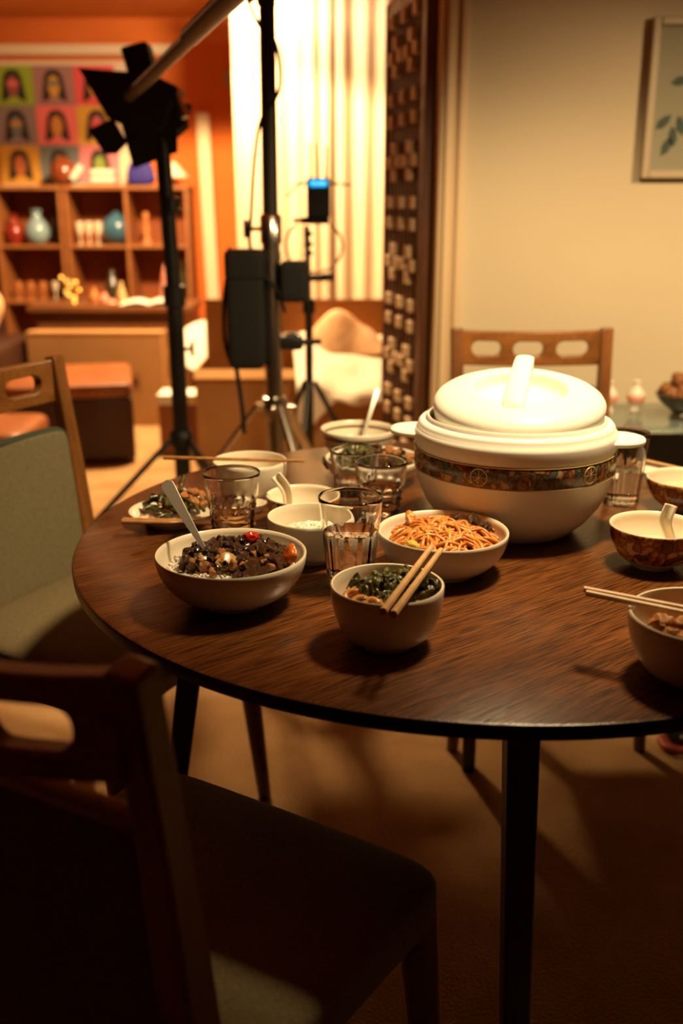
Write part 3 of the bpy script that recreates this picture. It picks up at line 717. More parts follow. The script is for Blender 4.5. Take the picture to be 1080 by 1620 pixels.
# vegetable dish behind the glasses
for i, (x, y, z) in enumerate(scatter(20, .058, 1.772, .074, .074, lambda q: .790 + .008 * (1 - q * q), .022)):
    if x < .05: leaf((x, y, z + .004), .045, .013, rnd.uniform(0, 6), rnd.uniform(-.4, .4), 'greens', 'green leaf at the left of the vegetable dish behind the glasses', 'green leaves in the vegetable dish', i)
    else: chunk('vegetable_piece', 'meat_light' if i % 2 else 'meat', (x, y, z + .004), .011, 'brown cooked piece at the right of the vegetable dish behind the glasses', 'vegetable', 'brown pieces in the vegetable dish')
o = MB().lathe([(0, 0), (.074, 0), (.07, -.012), (0, -.014)], 40).build('vegetable_bed', 'greenbean', smooth=60, loc=(.058, 1.772, .787)); tag(o, 'bed of chopped greens filling the dish behind the glasses', 'vegetables', kind='stuff')
# glazed meat right
for i, (x, y, z) in enumerate(scatter(14, .385, .982, .05, .05, lambda q: .797 + .008 * (1 - q * q), .019)):
    chunk('meatball', 'meat_light', (x, y, z), (.0125, .0115, .0105), 'glazed brown meat piece in the cream bowl at the right edge', 'meat', 'glazed meat in the right edge bowl', k=(0, 3, 5)[i % 3])
o = MB().lathe([(0, 0), (.066, 0), (.06, -.012), (0, -.014)], 40).build('sauce', 'meat_light', smooth=60, loc=(.388, .985, .788)); tag(o, 'brown sauce filling the cream bowl at the right edge', 'sauce', kind='stuff')
# broths
for label, x, y, r, z in (('pale broth in the front floral bowl at right', .444, 1.336, .049, .778), ('pale broth in the rear floral bowl at right', .578, 1.605, .052, .783), ('pale broth in the floral bowl behind the rice bowl', -.062, 1.512, .043, .776), ('pale broth in the farthest bowl', .032, 1.945, .058, .786)):
    tag(MB().lathe([(0, 0), (r, 0), (r * .8, -.008), (0, -.009)], 48).build('broth', 'broth', smooth=40, loc=(x, y, z)), label, 'soup')

# ------------------------------------------------------------------ right wall: sideboard, vases, picture
sb = thing('glass_sideboard', 'low glass topped side table against the cream wall at right', 'side table', (1.2, 2.90, 0))
MB().b2((-.48, -.165, .618), (.55, .185, .636)).build('glass_top', 'green_glass', sb, bevel=.002)
MB().b2((-.46, -.15, .25), (.53, .175, .262)).build('lower_shelf', 'green_glass', sb, bevel=.002)
MB().b2((-.46, .155, .262), (.53, .175, .618)).build('rear_panel', 'table_leg', sb, bevel=.002)
for x in (-.43, .5):
    for y in (-.12, .15): MB().tube([(x, y, 0), (x, y, .618)], .015, 12).build('leg', 'black_metal', sb)
for label, x, y in (('small white and pink bottle vase, fully visible on the glass side table', .882, 2.95), ('small white bottle vase half hidden by the far chair back', .800, 2.95)):
    v = thing('vase', label, 'vase', (x, y, .636))
    MB().lathe([(0, 0), (.016, 0), (.018, .004), (.012, .016), (.022, .030), (.027, .044), (.025, .060), (.014, .074), (.0085, .080), (.0095, .086), (.013, .092), (.010, .096), (0, .094)], 40).build('body', 'china', v, smooth=60)
    MB().lathe([(.0225, .030), (.0275, .040), (.0276, .046), (.0268, .0505), (.0262, .0500), (.0262, .036), (.021, .030)], 40).build('pink_band', 'pink', v, smooth=60)
fb = thing('fruit_bowl', 'dark footed bowl on the glass side table, heaped with dried fruit', 'bowl', (.995, 2.86, .636))
MB().lathe([(0, 0), (.036, 0), (.038, .006), (.030, .018), (.045, .030), (.070, .052), (.082, .072), (.080, .074), (.066, .058), (.03, .04), (0, .036)], 48).build('body', 'dark_glaze', fb, smooth=60)
for i, (x, y, z) in enumerate(scatter(13, .995, 2.86, .058, .055, lambda q: .712 + .040 * (1 - q * q), .026)):
    chunk('dried_fruit', 'dried', (x, y, z), (.021, .020, .019), 'brown dried fruit heaped in the dark footed bowl', 'fruit', 'dried fruit in the footed bowl')
sh = thing('storage_dish', 'dim grey dish on the lower shelf of the glass side table', 'dish', (.98, 2.88, .262))
MB().lathe([(0, 0), (.05, 0), (.09, .05), (.10, .10), (.097, .10), (.085, .05), (0, .01)], 40).build('body', 'china_grey', sh, smooth=60)
pic = thing('framed_picture', 'dark botanical picture in a pale wooden frame high on the cream wall', 'picture', (1.13, WY - .002, 1.52))
pw, ph = .255, .215; f = MB()
f.b2((-pw, -.03, -ph), (-pw + .022, 0, ph)); f.b2((pw - .022, -.03, -ph), (pw, 0, ph)); f.b2((-pw + .022, -.03, -ph), (pw - .022, 0, -ph + .022)); f.b2((-pw + .022, -.03, ph - .022), (pw - .022, 0, ph))
f.build('frame', 'picture_frame', pic, bevel=.004)
art = MB().b2((-pw + .02, -.014, -ph + .02), (pw - .02, -.006, ph - .02)).build('artwork', 'picture_art', pic, smooth=0)
lp = MB(); r2 = random.Random(3)
for cx, cz in ((-.20, -.06), (-.17, -.10), (-.185, -.125), (-.15, -.07), (-.13, .02), (-.16, .05), (-.11, -.02), (-.07, .06), (-.05, -.04), (.02, .03), (.07, .08), (.1, -.05), (.0, -.1)):
    a = r2.uniform(0, PI); d = Vector((math.cos(a), 0, math.sin(a))) * .030; p = Vector((-d.z, 0, d.x)) * .42; c = Vector((cx, -.0145, cz))
    lp.plate([c - d, c - d * .3 + p, c + d * .4 + p * .8, c + d, c + d * .3 - p, c - d * .4 - p], (0, 1, 0), .0015)
lp.tube(catmull([(-.2, -.0145, -.15), (-.12, -.0145, -.02), (.0, -.0145, .03), (.12, -.0145, .12)], 6), .002, 6)
lp.build('painted_branch', 'leaf_paint', art, smooth=0)
shoe = thing('shoe', 'dark shoe with a red sole on the carpet, glimpsed under the table at right', 'shoe', (.855, 2.10, 0))
MB().superq((0, 0, .010), (.098, .042, .010), .4, .5).build('sole', 'red_rubber', shoe, smooth=60)
MB().superq((0, 0, .046), (.090, .036, .034), .6, .6, fn=lambda q: [q[0] - .012 * q[2] / .034, q[1], q[2] * (1 - .45 * max(0, q[0] / .09))]).build('upper', 'shoe_dark', shoe, smooth=180)
MB().superq((-.06, -.0375, .048), (.004, .002, .004), 1, 1, 12, 8).build('eyelet', 'steel', shoe, smooth=180)

# ------------------------------------------------------------------ film gear
st = thing('light_stand', 'tall chrome light stand with a wide tripod base, behind the table', 'stand', (-.205, 3.0, 0))
MB().tube([(0, 0, .30), (0, 0, 1.19)], .026, 20).build('lower_tube', 'chrome', st)
MB().tube([(0, 0, 1.19), (.002, 0, 1.80)], .0225, 20).build('upper_tube', 'boom', st)
col = MB(); col.lathe([(.024, 1.12), (.031, 1.125), (.031, 1.20), (.026, 1.205), (.020, 1.21)], 24); col.lathe([(.024, 1.07), (.028, 1.072), (.028, 1.10), (.024, 1.102)], 24)
clp = col.build('collar', 'chrome', st, smooth=50)
MB().tube([(-.025, 0, 1.165), (-.062, -.005, 1.165)], .006, 10).build('clamp_screw', 'chrome', clp)
MB().b2((-.078, -.012, 1.14), (-.062, .004, 1.19)).build('clamp_knob', 'chrome', clp, bevel=.003)
hub = MB(); hub.lathe([(.024, .60), (.036, .605), (.040, .64), (.036, .672), (.024, .676)], 24)
for k in range(3):
    a = R(-95 + 120 * k); hub.tube([(.05 * math.cos(a) * .6, .05 * math.sin(a) * .6, .64), (.062 * math.cos(a), .062 * math.sin(a), .635)], .013, 12)
hub.build('hub', 'chrome', st, smooth=50)
for k in range(3):
    a = R(-62 + 120 * k); d = Vector((math.cos(a), math.sin(a), 0))
    MB().tube([d * .05 + Vector((0, 0, .65)), d * .52 + Vector((0, 0, .02))], .017, 12, flat=.55).build('leg', 'chrome', st, smooth=50)
    MB().tube([Vector((0, 0, .33)), d * .28 + Vector((0, 0, .35))], .009, 8).build('brace', 'chrome', st, smooth=50)
hd = MB(); hd.tube([(-.035, 0, 1.80), (.035, 0, 1.80)], .028, 16); hd.box((0, 0, 1.775), (.05, .04, .05)); hd.tube([(.02, 0, 1.79), (.055, 0, 1.785)], .007, 8); hd.tube([(-.03, 0, 1.77), (-.045, 0, 1.765)], .01, 8)
hd.build('grip_head', 'boom', st, bevel=.003, smooth=40)
cable = MB().tube(catmull([(-.285, 2.97, 1.84), (-.225, 2.965, 1.70), (-.183, 2.968, 1.66), (-.168, 2.965, 1.58), (-.178, 2.968, 1.52), (-.222, 2.965, 1.46), (-.243, 2.96, 1.36), (-.258, 2.96, 1.20), (-.262, 2.95, 1.12), (-.235, 2.955, 1.05), (-.19, 2.955, 1.0), (-.165, 2.96, .93)], 6), .005, 8).build('power_cable', 'black', smooth=180)
tag(cable, 'black cable looping down the upper tube of the chrome stand', 'cable')
bat = thing('battery_pack', 'bulky black battery pack strapped to the left of the chrome stand', 'battery', (-.275, 2.97, .79))
MB().superq((-.005, 0, .13), (.055, .045, .155), .25, .3).build('body', 'black', bat, smooth=60)
MB().superq((-.005, 0, .275), (.058, .048, .045), .3, .3).build('top_flap', 'black', bat, smooth=60)
MB().tube(catmull([(-.055, 0, .26), (-.068, 0, .18), (-.072, 0, .08), (-.064, 0, .02), (-.05, 0, -.02)], 6), .006, 8).build('strap', 'black', bat, smooth=180)
MB().tube(catmull([(-.04, -.02, .0), (-.03, -.02, -.08), (-.022, -.02, -.16), (-.02, -.02, -.22)], 5), .007, 8).build('hanging_strap', 'black', bat, smooth=180)
MB().tube([(-.055, -.02, .31), (-.045, -.02, .325), (-.035, -.02, .31)], .004, 8).build('ring', 'black_metal', bat)
ctrl = MB().superq((0, 0, 0), (.040, .04, .058), .25, .3).build('control_box', 'black', smooth=60, loc=(-.138, 2.98, 1.018)); tag(ctrl, 'black control box fixed to the right of the chrome stand', 'box')
cl = thing('clamp', 'black and chrome clamp joining the chrome stand to the thin stand', 'clamp', (-.15, 3.02, .835))
MB().superq((0, 0, 0), (.035, .03, .022), .4, .4).build('jaw', 'black_metal', cl, smooth=60)
MB().tube([(-.02, 0, .02), (.01, 0, .027), (.035, 0, .012)], .008, 10).build('lever', 'chrome', cl, smooth=60)
MB().tube([(.03, 0, 0), (.085, .03, -.002)], .009, 10).build('bolt', 'black_metal', cl)

ts = thing('light_stand', 'thin dark stand carrying the wireless transmitter, just right of the chrome stand', 'stand', (-.115, 3.55, 0))
MB().tube([(0, 0, .25), (0, 0, .90)], .014, 14).build('lower_tube', 'boom', ts)
MB().tube([(0, 0, .90), (-.004, 0, 1.16)], .010, 14).build('upper_tube', 'chrome', ts)
MB().lathe([(.014, .86), (.022, .865), (.022, .91), (.012, .915)], 20).build('collar', 'black_metal', ts, smooth=50)
kn = MB(); kn.tube([(0, 0, .985), (.06, 0, .985)], .012, 12); kn.superq((.065, -.01, .988), (.022, .014, .013), .6, .6, 16, 10)
kn.build('clamp_knob', 'black_metal', ts, smooth=60)
for z in (1.06, 1.09, 1.125): MB().lathe([(.010, z), (.015, z + .003), (.015, z + .014), (.010, z + .017)], 18).build('ring', 'boom', ts, smooth=50)
for k in range(3):
    a = R(-100 + 120 * k); d = Vector((math.cos(a), math.sin(a), 0))
    MB().tube([d * .02 + Vector((0, 0, .62)), d * .34 + Vector((0, 0, .012))], .010, 10).build('leg', 'boom', ts)
tr = thing('wireless_transmitter', 'black wireless transmitter with a glowing blue screen and antennas on the thin stand', 'transmitter', (-.078, 3.55, 1.165))
MB().b2((-.040, -.02, .022), (.040, .02, .150)).build('body', 'black_metal', tr, bevel=.006)
MB().superq((-.012, 0, .012), (.048, .025, .012), .4, .4).build('mount', 'black', tr, smooth=60)
sp = []
for k in range(24):
    a = 2 * PI * k / 24; sp.append((.020 * (1 if math.cos(a) > 0 else -1) + .0125 * math.cos(a), -.0205, .133 + .0125 * math.sin(a)))
scr = MB().plate(sp, (0, 1, 0), .003).build('screen', 'screen', tr, smooth=0)
fc = bpy.data.curves.new('screen_lettering', 'FONT'); fc.body = 'Teradek'; fc.size = .0145; fc.align_x = 'CENTER'; fc.align_y = 'CENTER'; fc.extrude = .0004
fc.materials.append(M['screen_text']); fo = bpy.data.objects.new('lettering_curve', fc); fm = bpy.data.meshes.new_from_object(fo); bpy.data.objects.remove(fo)
fo = bpy.data.objects.new('screen_lettering', fm); COL.objects.link(fo); fo.parent = scr; fo.location = (0, -.0228, .133); fo.rotation_euler = (R(90), 0, 0)
for a, b in (((-.026, 0, .15), (-.026, 0, .262)), ((-.005, 0, .15), (-.009, 0, .262)), ((.024, 0, .15), (.028, 0, .255))):
    MB().tube([a, b], [.004, .0028], 8).build('antenna', 'black', tr)
MB().tube([(.04, 0, .132), (.112, 0, .127)], [.004, .003], 8).build('antenna', 'black', tr)
MB().tube([(-.04, 0, .132), (-.066, 0, .134), (-.108, 0, .088)], [.004, .004, .003], 8).build('antenna', 'black', tr)
MB().tube([(-.06, 0, .012), (-.088, 0, .012)], .007, 8).build('mount_knob', 'black', tr)
lp_ = [(-.095 + .098 * math.cos(t * PI / 20) - 0, 3.545, 1.092 + .088 * math.sin(t * PI / 20)) for t in range(14, 47)]
co = MB().tube(lp_, .004, 8).build('cable_loop', 'cable_orange', smooth=180); tag(co, 'orange cable coiled in a loop below the transmitter', 'cable')

bs = thing('light_stand', 'black tripod stand at the left carrying the barn door light', 'stand', (-.56, 3.4, 0))
MB().tube([(0, 0, .295), (0, 0, .95)], .028, 16).build('lower_tube', 'black_metal', bs)
MB().tube([(0, 0, .95), (-.018, 0, 1.50)], .025, 16).build('upper_tube', 'black_metal', bs)
MB().lathe([(.028, .90), (.037, .905), (.037, .97), (.024, .975)], 20).build('collar', 'black_metal', bs, smooth=50)
MB().lathe([(.022, 1.20), (.033, 1.205), (.033, 1.25), (.022, 1.255)], 20).build('collar', 'black_metal', bs, smooth=50)
MB().tube([(.018, -.01, 1.225), (.045, -.02, 1.225)], .009, 10).build('knob', 'chrome', bs)
kb = MB(); kb.tube([(.02, 0, .76), (.05, -.01, .762)], .007, 10); kb.box((.054, -.012, .762), (.012, .012, .05)); kb.build('knob', 'black_metal', bs, bevel=.002)
MB().lathe([(.024, .42), (.040, .425), (.042, .47), (.030, .482)], 20).build('hub', 'black_metal', bs, smooth=50)
for k, (ex, ey) in enumerate(((-.47, -.48), (.42, -.40), (.06, .60))):
    MB().tube([(ex * .07, ey * .07, .45), (ex, ey, .012)], .0125, 10, flat=.7).build('leg', 'black_metal', bs)
    MB().tube([(0, 0, .285), (ex * .52, ey * .52, .235)], .009, 8).build('brace', 'black_metal', bs)
fx_ = thing('studio_light', 'black studio light with open barn door flaps on the black stand', 'studio light', (-.585, 3.42, 1.502))
fx_.scale = (1.12, 1.12, 1.12)
MB().box((-.01, 0, .035), (.12, .15, .13), rot=Matrix.Rotation(R(25), 3, 'Y')).build('housing', 'black', fx_, bevel=.012)
MB().box((-.045, .02, .135), (.075, .10, .10), rot=Matrix.Rotation(R(-14), 3, 'Y')).build('top_box', 'black', fx_, bevel=.008)
MB().tube([(.085, .01, .03), (.07, 0, -.02), (.03, 0, -.05), (0, 0, -.07)], .012, 10).build('yoke', 'black_metal', fx_, smooth=60)
MB().tube([(.06, -.05, .06), (.085, -.06, -.01)], .011, 8).build('tilt_lever', 'chrome', fx_)
MB().tube([(0, 0, -.09), (0, 0, -.02)], .026, 14).build('mount', 'black_metal', fx_)
def flap(name, pts, n):
    MB().plate([Vector(p) for p in pts], n, .004).build(name, 'black', fx_, bevel=.001)
flap('barn_door', [(-.205, -.06, .118), (-.01, -.05, .105), (.065, -.06, .045), (-.02, -.07, -.06), (-.13, -.07, -.012)], (.1, -1, .2))
flap('barn_door', [(-.195, -.04, -.04), (-.12, -.05, -.01), (-.085, -.04, -.075), (-.12, -.03, -.105), (-.155, -.03, -.105)], (.2, -1, -.1))
flap('barn_door', [(-.10, -.045, -.02), (.06, -.045, .02), (.055, -.03, -.10), (-.075, -.03, -.145)], (0, -1, -.3))
flap('barn_door', [(.02, -.05, .07), (.075, -.05, .035), (.082, .03, -.03), (.045, .03, -.06), (.0, -.04, -.03)], (1, -.6, .2))
bo = thing('boom_pole', 'long metal boom pole slanting up out of the photo from the barn door light', 'pole', (-.68, 3.35, 1.535))
MB().tube([(.045, -.13, .005), (.555, -1.60, .06)], .0165, 18).build('inner_tube', 'boom', bo)
MB().tube([(.36, -1.05, .0394), (.90, -2.60, .0975)], .0205, 18).build('outer_tube', 'boom', bo)

# ------------------------------------------------------------------ living room
for x0, label in ((-2.760, 'left open wooden shelf unit, partly out of the photo, below the portraits'), (-1.855, 'right open wooden shelf unit with three visible columns, behind the black stand')):
    s = thing('shelf_unit', label, 'shelf', (x0, 7.0, 0)); W = .865 if x0 < -2 else .81; n = 2
    for i in range(3):
        x = W * i / 2; MB().b2((x - .011, 0, 0), (x + .011, .33, 1.305)).build('upright', 'shelf', s, bevel=.002)
    for z in (.19, .565, .935): MB().b2((.011, 0.004, z - .011), (W - .011, .33, z + .011)).build('shelf_board', 'shelf', s, bevel=.002)
    MB().b2((-.015, -.01, 1.305), (W + .015, .335, 1.330)).build('top_board', 'shelf', s, bevel=.002)
    MB().b2((-.011, .33, 0), (W + .011, .345, 1.33)).build('back_panel', 'shelf_back', s, smooth=0)
def lathe_thing(name, label, cat, loc, prof, m, group=None):
    return tag(MB().lathe(prof, 36).build(name, m, smooth=60, loc=loc), label, cat, group)
vase_p = lambda r, h: [(0, 0), (r * .55, 0), (r * .9, h * .2), (r, h * .38), (r * .8, h * .6), (r * .38, h * .78), (r * .34, h * .9), (r * .5, h), (r * .42, h), (r * .25, h * .85), (0, h * .8)]
ball_p = lambda r: [(r * .45, 0)] + [(r * math.cos(a), r * .95 + r * math.sin(a)) for a in [R(-70 + 10 * i) for i in range(15)]] + [(r * .22, r * 1.95), (r * .2, r * 2.05), (0, r * 2.03)]
lathe_thing('vase', 'dark red vase at the far left of the middle shelf row', 'vase', (-2.238, 7.08, .946), vase_p(.066, .20), 'red_glaze')
lathe_thing('vase', 'shiny pale blue vase beside the dark red one', 'vase', (-2.075, 7.06, .946), vase_p(.085, .23), 'pale_blue_glaze')
lathe_thing('bottle', 'dark tall bottle right of the pale blue vase', 'bottle', (-1.960, 7.18, .946), vase_p(.056, .31), 'dark_glaze')
for i in range(3):
    lathe_thing('wine_glass', 'short stemmed glass in the row left of the teal ball vase', 'glass', (-1.785 + i * .062, 7.06, .946), [(0, 0), (.022, 0), (.004, .008), (.004, .06), (.024, .09), (.026, .15), (.024, .15), (.02, .09), (0, .07)], 'shade_white', 'stemmed glasses left of the teal ball vase')
lathe_thing('ball_vase', 'round teal blue ball vase on the middle row of the right shelf unit', 'vase', (-1.54, 7.10, .946), ball_p(.105), 'teal_glaze')
lathe_thing('figurine', 'slim terracotta figurine alone in the right cell of the shelf', 'figurine', (-1.335, 7.08, .946), [(0, 0), (.03, 0), (.028, .02), (.014, .05), (.02, .11), (.012, .16), (.022, .185), (.018, .21), (0, .215)], 'skin_orange')
for i in range(5):
    lathe_thing('liqueur_glass', 'small glass in the row on the lower left shelf', 'glass', (-2.24 + i * .085, 7.06, .576), [(0, 0), (.022, 0), (.005, .008), (.005, .05), (.022, .08), (.024, .12), (.021, .12), (.018, .08), (0, .06)], 'shade_white' if i > 2 else 'skin_orange', 'small glasses on the lower left shelf')
lathe_thing('ornament', 'pink cone shaped tree ornament on the lower right of the shelf unit', 'ornament', (-1.22, 7.07, .576), [(0, 0), (.055, 0), (.05, .02), (.042, .07), (.046, .08), (.028, .14), (.032, .15), (.012, .22), (0, .25)], 'pink')
lathe_thing('jar', 'dark jar on the lower shelf, left of the pink cone ornament', 'jar', (-1.60, 7.12, .576), vase_p(.06, .19), 'dark_glaze')
lathe_thing('jar', 'dark bottle hidden behind the black stand on the lower shelf', 'jar', (-1.10, 7.10, .576), vase_p(.035, .26), 'dark_glaze')
# top of the shelf
lathe_thing('globe_vase', 'shiny red brown globe vase on top of the shelf before the portraits', 'vase', (-1.875, 7.10, 1.33), ball_p(.092), 'amber_glass')
tag(MB().tube([(-1.80, 7.02, 1.375), (-1.735, 7.02, 1.455)], .024, 16).build('paper_roll', 'paper', smooth=50), 'short white paper roll leaning beside the globe vase', 'roll')
for i, (m, h, wd) in enumerate((('pink', .030, .17), ('paper', .028, .155), ('dark_rim', .014, .15), ('paper', .030, .15))):
    z = 1.33 + (0, .030, .058, .072)[i]
    tag(MB().box((-1.605, 7.09, z + h / 2), (wd, .12, h)).build('book', m, bevel=.003), ('pink bottom book of the stack on the shelf top', 'white book second from the bottom of the stack on the shelf top', 'dark thin book third in the stack on the shelf top', 'white top book of the stack on the shelf top')[i], 'book', None)
tag(MB().superq((0, 0, .085), (.105, .06, .085), .6, .5, fn=lambda q: [q[0] * (1 - .35 * (q[2] + .085) / .17), q[1], q[2]]).build('blue_bag', 'blue_cloth', smooth=180, loc=(-1.355, 7.10, 1.33)), 'deep blue cloth bag on top of the shelf, behind the studio light', 'bag')
lathe_thing('figurine', 'orange round ornament peeking above the blue bag', 'ornament', (-1.335, 7.14, 1.495), [(0, 0), (.03, .005), (.045, .035), (.03, .065), (0, .075)], 'skin_orange')
lm = thing('table_lamp', 'small lamp with a white cone shade at the right end of the shelf top', 'lamp', (-1.15, 7.12, 1.33))
MB().lathe([(0, 0), (.04, 0), (.042, .008), (.008, .016), (.007, .09), (0, .09)], 24).build('base', 'console', lm, smooth=50)
MB().lathe([(.115, .055), (.112, .057), (.03, .15), (.032, .152)], 32).build('lamp_shade', 'shade_white', lm, smooth=60, solid=.002)
# portraits
po = thing('portrait_print', 'colourful grid of nine pop style portraits on the wall above the shelf', 'print', (-1.935, 7.335, 1.335))
MB().b2((-.44, -.012, -.02), (.50, .012, .80)).build('board', 'pale_board', po, bevel=.003)
pc = [[(.30, .42, .03), (.36, .19, .17), (.75, .10, .10)], [(.26, .19, .17), (.80, .17, .15), (.68, .38, .05)], [(.62, .30, .03), (.15, .17, .15), (.72, .22, .24)]]
fcs = [[(.30, .09, .07), (.62, .33, .05), (.70, .28, .03)], [(.16, .17, .16), (.62, .25, .05), (.62, .18, .14)], [(.50, .15, .04), (.4, .2, .05), (.25, .30, .06)]]
M['hair'] = mat('hair_ink', (.022, .016, .012), .8)
for r in range(3):
    for c in range(3): M['tile%d%d' % (r, c)] = mat('tile_colour', pc[r][c], .8); M['tile%d%df' % (r, c)] = mat('face_colour', fcs[r][c], .8)
for r in range(3):
    for c in range(3):
        k = 'tile%d%d' % (r, c)
        cx = -.295 + .277 * c; cz = .645 - .255 * r
        t = MB().b2((cx - .1375, -.016, cz - .1265), (cx + .1375, -.012, cz + .1265)).build('portrait_tile', k, po, smooth=0)
        def el(rx, rz, dx, dz, y, n=28, e=1.0): return [(cx + dx + rx * math.copysign(abs(math.cos(a)) ** e, math.cos(a)), y, cz + dz + rz * math.copysign(abs(math.sin(a)) ** e, math.sin(a))) for a in [2 * PI * i / n for i in range(n)]]
        hairp = [(cx - .085, -.018, cz - .10), (cx - .068, -.018, cz + .02), (cx - .058, -.018, cz + .065), (cx - .03, -.018, cz + .098), (cx + .03, -.018, cz + .098), (cx + .058, -.018, cz + .065), (cx + .068, -.018, cz + .02), (cx + .085, -.018, cz - .10), (cx + .05, -.018, cz - .098), (cx - .05, -.018, cz - .098)]
        MB().plate(hairp, (0, 1, 0), .003).build('hair', 'hair', t, smooth=0)
        MB().plate([(cx - .07, -.020, cz - .1225), (cx - .045, -.020, cz - .085), (cx - .018, -.020, cz - .07), (cx + .018, -.020, cz - .07), (cx + .045, -.020, cz - .085), (cx + .07, -.020, cz - .1225)], (0, 1, 0), .002).build('shoulders', k, t, smooth=0)
        MB().plate(el(.040, .068, 0, -.005, -.021), (0, 1, 0), .003).build('face', k + 'f', t, smooth=0)
        if (r, c) in ((0, 0), (0, 1), (1, 0), (1, 2)): MB().plate(el(.042, .016, 0, .012, -.024), (0, 1, 0), .002).build('eye_mask', 'tile11' if (r, c) == (0, 0) else ('tile02' if c == 2 else 'tile21' if c else 'tile20'), t, smooth=0)
struct(MB().b2((-2.9, 7.31, 2.17), (-1.12, 7.35, 2.235)).build('trim_2', 'pale_board', bevel=.004))
tag(MB().box((0, 0, .9), (.085, .022, 1.8), rot=Matrix.Rotation(R(-1.6), 3, 'Y') @ Matrix.Rotation(R(-3), 3, 'X')).build('board', 'pale_board', bevel=.003, loc=(-.92, 7.22, .005)), 'tall narrow pale board leaning on the orange wall left of the curtain', 'board')
struct(MB().b2((-.80, 7.335, 1.98), (-.70, 7.349, 2.08)).build('trim_vent', 'trim', smooth=0))
# console table with its things
ct = thing('console_table', 'dark wooden console table in front of the shelves, an open book on it', 'table', (-1.375, 6.2, 0))
MB().b2((-.49, -.22, .605), (.49, .22, .64)).build('table_top', 'console', ct, bevel=.004)
MB().b2((-.44, -.19, .50), (.44, .19, .605)).build('apron', 'console', ct, bevel=.003)
for x in (-.43, .43):
    for y in (-.18, .18): MB().b2((x - .025, y - .025, 0), (x + .025, y + .025, .50)).build('leg', 'console', ct, bevel=.003)
def page(s):
    return MB().grid(lambda u, v: (s * u * .17, (v - .5) * .24, .004 + .022 * math.sin(PI * min(1, u * 1.05)) * (1 - .5 * u)), 14, 4)
bk = thing('open_book', 'open white book lying on the console table', 'book', (-1.16, 6.12, .641))
for s in (-1, 1): page(s).build('page', 'paper', bk, smooth=180, solid=.006)
bk.rotation_euler = (0, 0, R(8))
fl = thing('fairy_lights', 'cluster of glowing amber fairy lights on the left of the console table', 'lights', (-1.63, 6.10, .641))
for (x, z) in ((-.045, .15), (-.02, .125), (.035, .12), (.0, .095), (-.03, .065), (.0, .05), (.022, .03), (.03, .008), (.055, .075)):
    MB().superq((x, rnd.uniform(-.03, .03), z + .008), (.010, .010, .010), 1, 1, 14, 8).build('bulb', 'bulb', fl, smooth=180)
MB().tube(catmull([(-.045, 0, .15), (.03, .01, .12), (-.03, -.01, .07), (.02, 0, .03), (.03, 0, .0)], 6), .004, 6).build('wire', 'gold_line', fl, smooth=180)
for i, (x, y, m, h) in enumerate(((-1.43, 6.12, 'pink', .07), (-1.33, 6.14, 'gold_line', .13), (-1.51, 6.2, 'skin_orange', .09), (-1.37, 6.05, 'pink', .035))):
    lathe_thing('trinket', ('pink round trinket on the console, right of the fairy lights', 'tall gold trinket in the middle of the console', 'orange trinket behind the fairy lights', 'low pink trinket next to the open book')[i], 'ornament', (x, y, .641), [(0, 0), (.02, 0), (.03, h * .3), (.022, h * .6), (.012, h * .8), (.014, h * .95), (0, h)], m)
# boxes and seats
bxo = thing('cardboard_box', 'flat brown cardboard box with a dark starburst mark, behind the ottoman', 'box', (-1.385, 5.72, 0))
MB().b2((-.385, -.10, 0), (.375, .10, .525)).build('carton', 'card', bxo, bevel=.006)
MB().b2((-.385, -.102, .515), (.375, .0, .535)).build('flap', 'card', bxo, bevel=.004)
im = MB()
for k in range(5):
    a = R(18 + 36 * k); d = Vector((math.cos(a), 0, math.sin(a))) * (.075 if k % 2 else .05); p = Vector((-d.z, 0, d.x)).normalized() * .006; c = Vector((.20, -.1015, .255))
    im.plate([c - d, c + p, c + d, c - p], (0, 1, 0), .0015)
im.build('printed_mark', 'ink', bxo, smooth=0)
ot = thing('ottoman', 'square brown leather ottoman on the carpet behind the left chair', 'ottoman', (-1.37, 5.02, 0), R(12.5))
MB().superq((0, 0, .365), (.30, .33, .042), .3, .16, 72, 24).build('cushion', 'leather', ot, smooth=180)
MB().b2((-.295, -.325, .015), (.295, .325, .335)).build('base', 'dark_and_shaded_leather', ot, bevel=.02)  # shade on the unlit sides is put into the darker leather colour
sf = thing('armchair', 'dark brown armchair at the left edge with a tan cushion', 'armchair', (-2.25, 5.55, 0))
MB().superq((0, 0, .20), (.42, .42, .20), .2, .2).build('seat', 'dark_and_shaded_leather', sf, smooth=60)
MB().superq((-.1, .36, .42), (.36, .12, .33), .25, .25).build('backrest', 'dark_and_shaded_leather', sf, smooth=60)
for s in (-1, 1): MB().superq((s * .36, 0, .36), (.09, .40, .14), .3, .3).build('armrest', 'dark_and_shaded_leather', sf, smooth=60)
tag(MB().superq((0, 0, 0), (.19, .07, .17), .7, .5).build('cushion', 'cloth_tan', smooth=180, loc=(-2.08, 5.62, .66)), 'tan cushion on the armchair at the left edge', 'cushion')
bpy.data.objects['cushion.001'].rotation_euler = (R(-20), R(20), R(-15)) if 'cushion.001' in bpy.data.objects else (0, 0, 0)
tag(MB().superq((0, 0, .15), (.26, .24, .15), .2, .2).build('pouf', 'leather', smooth=60, loc=(-1.62, 4.35, 0)), 'low red brown pouf seen behind the left chair back', 'pouf')
cb = thing('open_carton', 'large open cardboard carton with its back flap up, behind the chrome stand', 'box', (-.20, 4.82, 0))
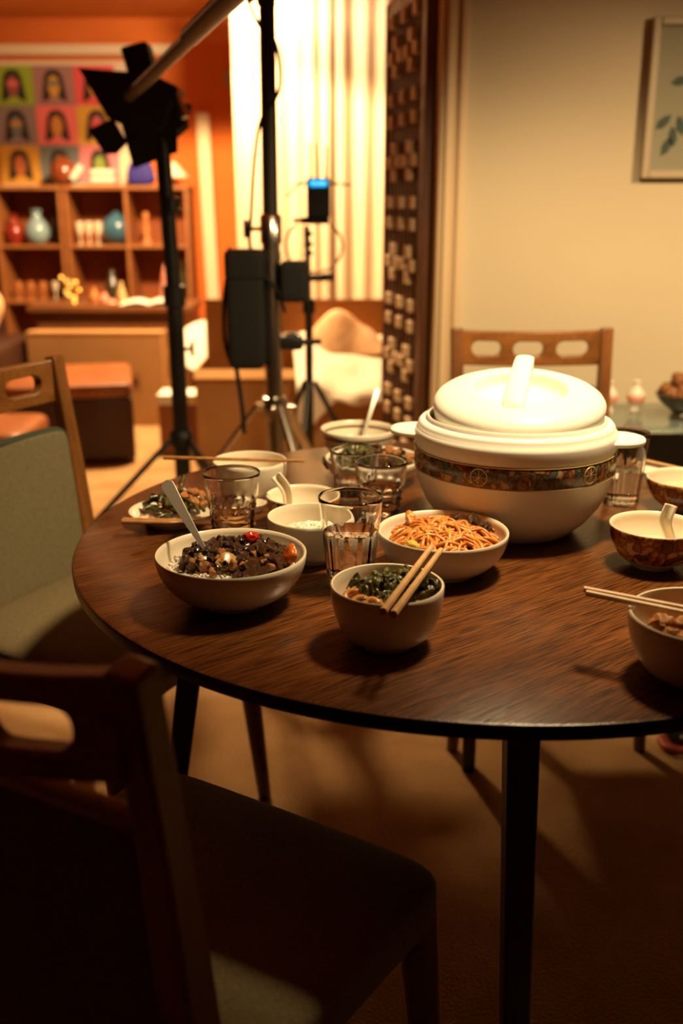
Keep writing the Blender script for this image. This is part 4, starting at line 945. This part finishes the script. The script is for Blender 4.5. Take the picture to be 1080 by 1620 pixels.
c_ = MB(); c_.b2((-.48, -.22, 0), (.48, -.212, .49)); c_.b2((-.48, .212, 0), (.48, .22, .49)); c_.b2((-.48, -.212, 0), (-.472, .212, .49)); c_.b2((.472, -.212, 0), (.48, .212, .49)); c_.b2((-.48, -.22, 0), (.48, .22, .006))
c_.build('carton', 'card', cb, smooth=0)
MB().plate([(-.48, .216, .49), (.48, .216, .49), (.48, .235, .77), (-.48, .235, .77)], (0, 1, 0), .007).build('back_flap', 'card', cb, smooth=0)
MB().plate([(-.48, -.216, .49), (.48, -.216, .49), (.48, -.265, .455), (-.48, -.265, .455)], (0, -.6, 1), .007).build('front_flap', 'card', cb, smooth=0)
def drape(u, v):      # tan cloth heap
    x = -.20 + .46 * u; y = 4.64 + .36 * v
    h = .50 + .235 * math.exp(-((u - .40) / .36) ** 2) * math.sin(PI * min(1, v * 1.05)) ** .8 + .05 * math.exp(-((u - .8) / .15) ** 2)
    return (x, y, h + .022 * noise.noise(Vector((u * 5, v * 4, 1))))
tag(MB().grid(drape, 40, 30).build('blanket', 'cloth_tan', smooth=180, solid=.012), 'tan blanket heaped on the open carton', 'blanket')
def towel(u, v):
    x = -.21 + .46 * u; e = .72
    if v < e:
        t = v / e; y = 4.84 - .46 * t; z = .60 - .165 * t + .05 * math.sin(PI * u) * (1 - t) + .018 * math.sin(u * 6 + 1)
    else:
        t = (v - e) / (1 - e); y = 4.38 - .03 * math.sin(t * 2); z = .435 + .018 * math.sin(u * 6 + 1) - t * (.035 + .24 * max(0, 1 - u * 2.6) ** 1.2)
    x += .05 * (v - .5) * (1 - u)
    return (x, y + .008 * math.sin(u * 15 + v * 3) * v, z + .020 * noise.noise(Vector((u * 4, v * 4, 4))))
tag(MB().grid(towel, 44, 34).build('towel', 'cloth_white', smooth=180, solid=.012), 'white towel hanging over the front of the open carton', 'towel')
rf = thing('reflector', 'round white disc standing between the black stand and the open carton', 'disc', (-.735, 5.42, 0))
MB().lathe([(0, -.006), (.155, -.006), (.16, 0), (.155, .006), (0, .006)], 56).build('disc', 'paper', rf, smooth=50, loc=(0, 0, .48)).rotation_euler = (R(55), 0, R(4))
MB().tube([(0, .03, .02), (0, .01, .47)], .008, 10).build('post', 'black_metal', rf)
MB().lathe([(0, 0), (.09, 0), (.09, .012), (.01, .022), (0, .022)], 28, c=(0, .03, 0)).build('base', 'black_metal', rf, smooth=50)
lb = thing('small_box', 'small brown box with a pale lid below the white disc', 'box', (-.845, 5.02, 0))
MB().b2((-.075, -.09, 0), (.13, .09, .26)).build('box_body', 'leather', lb, bevel=.004)
MB().b2((-.08, -.095, .26), (.135, .095, .31)).build('box_lid', 'paper', lb, bevel=.004)
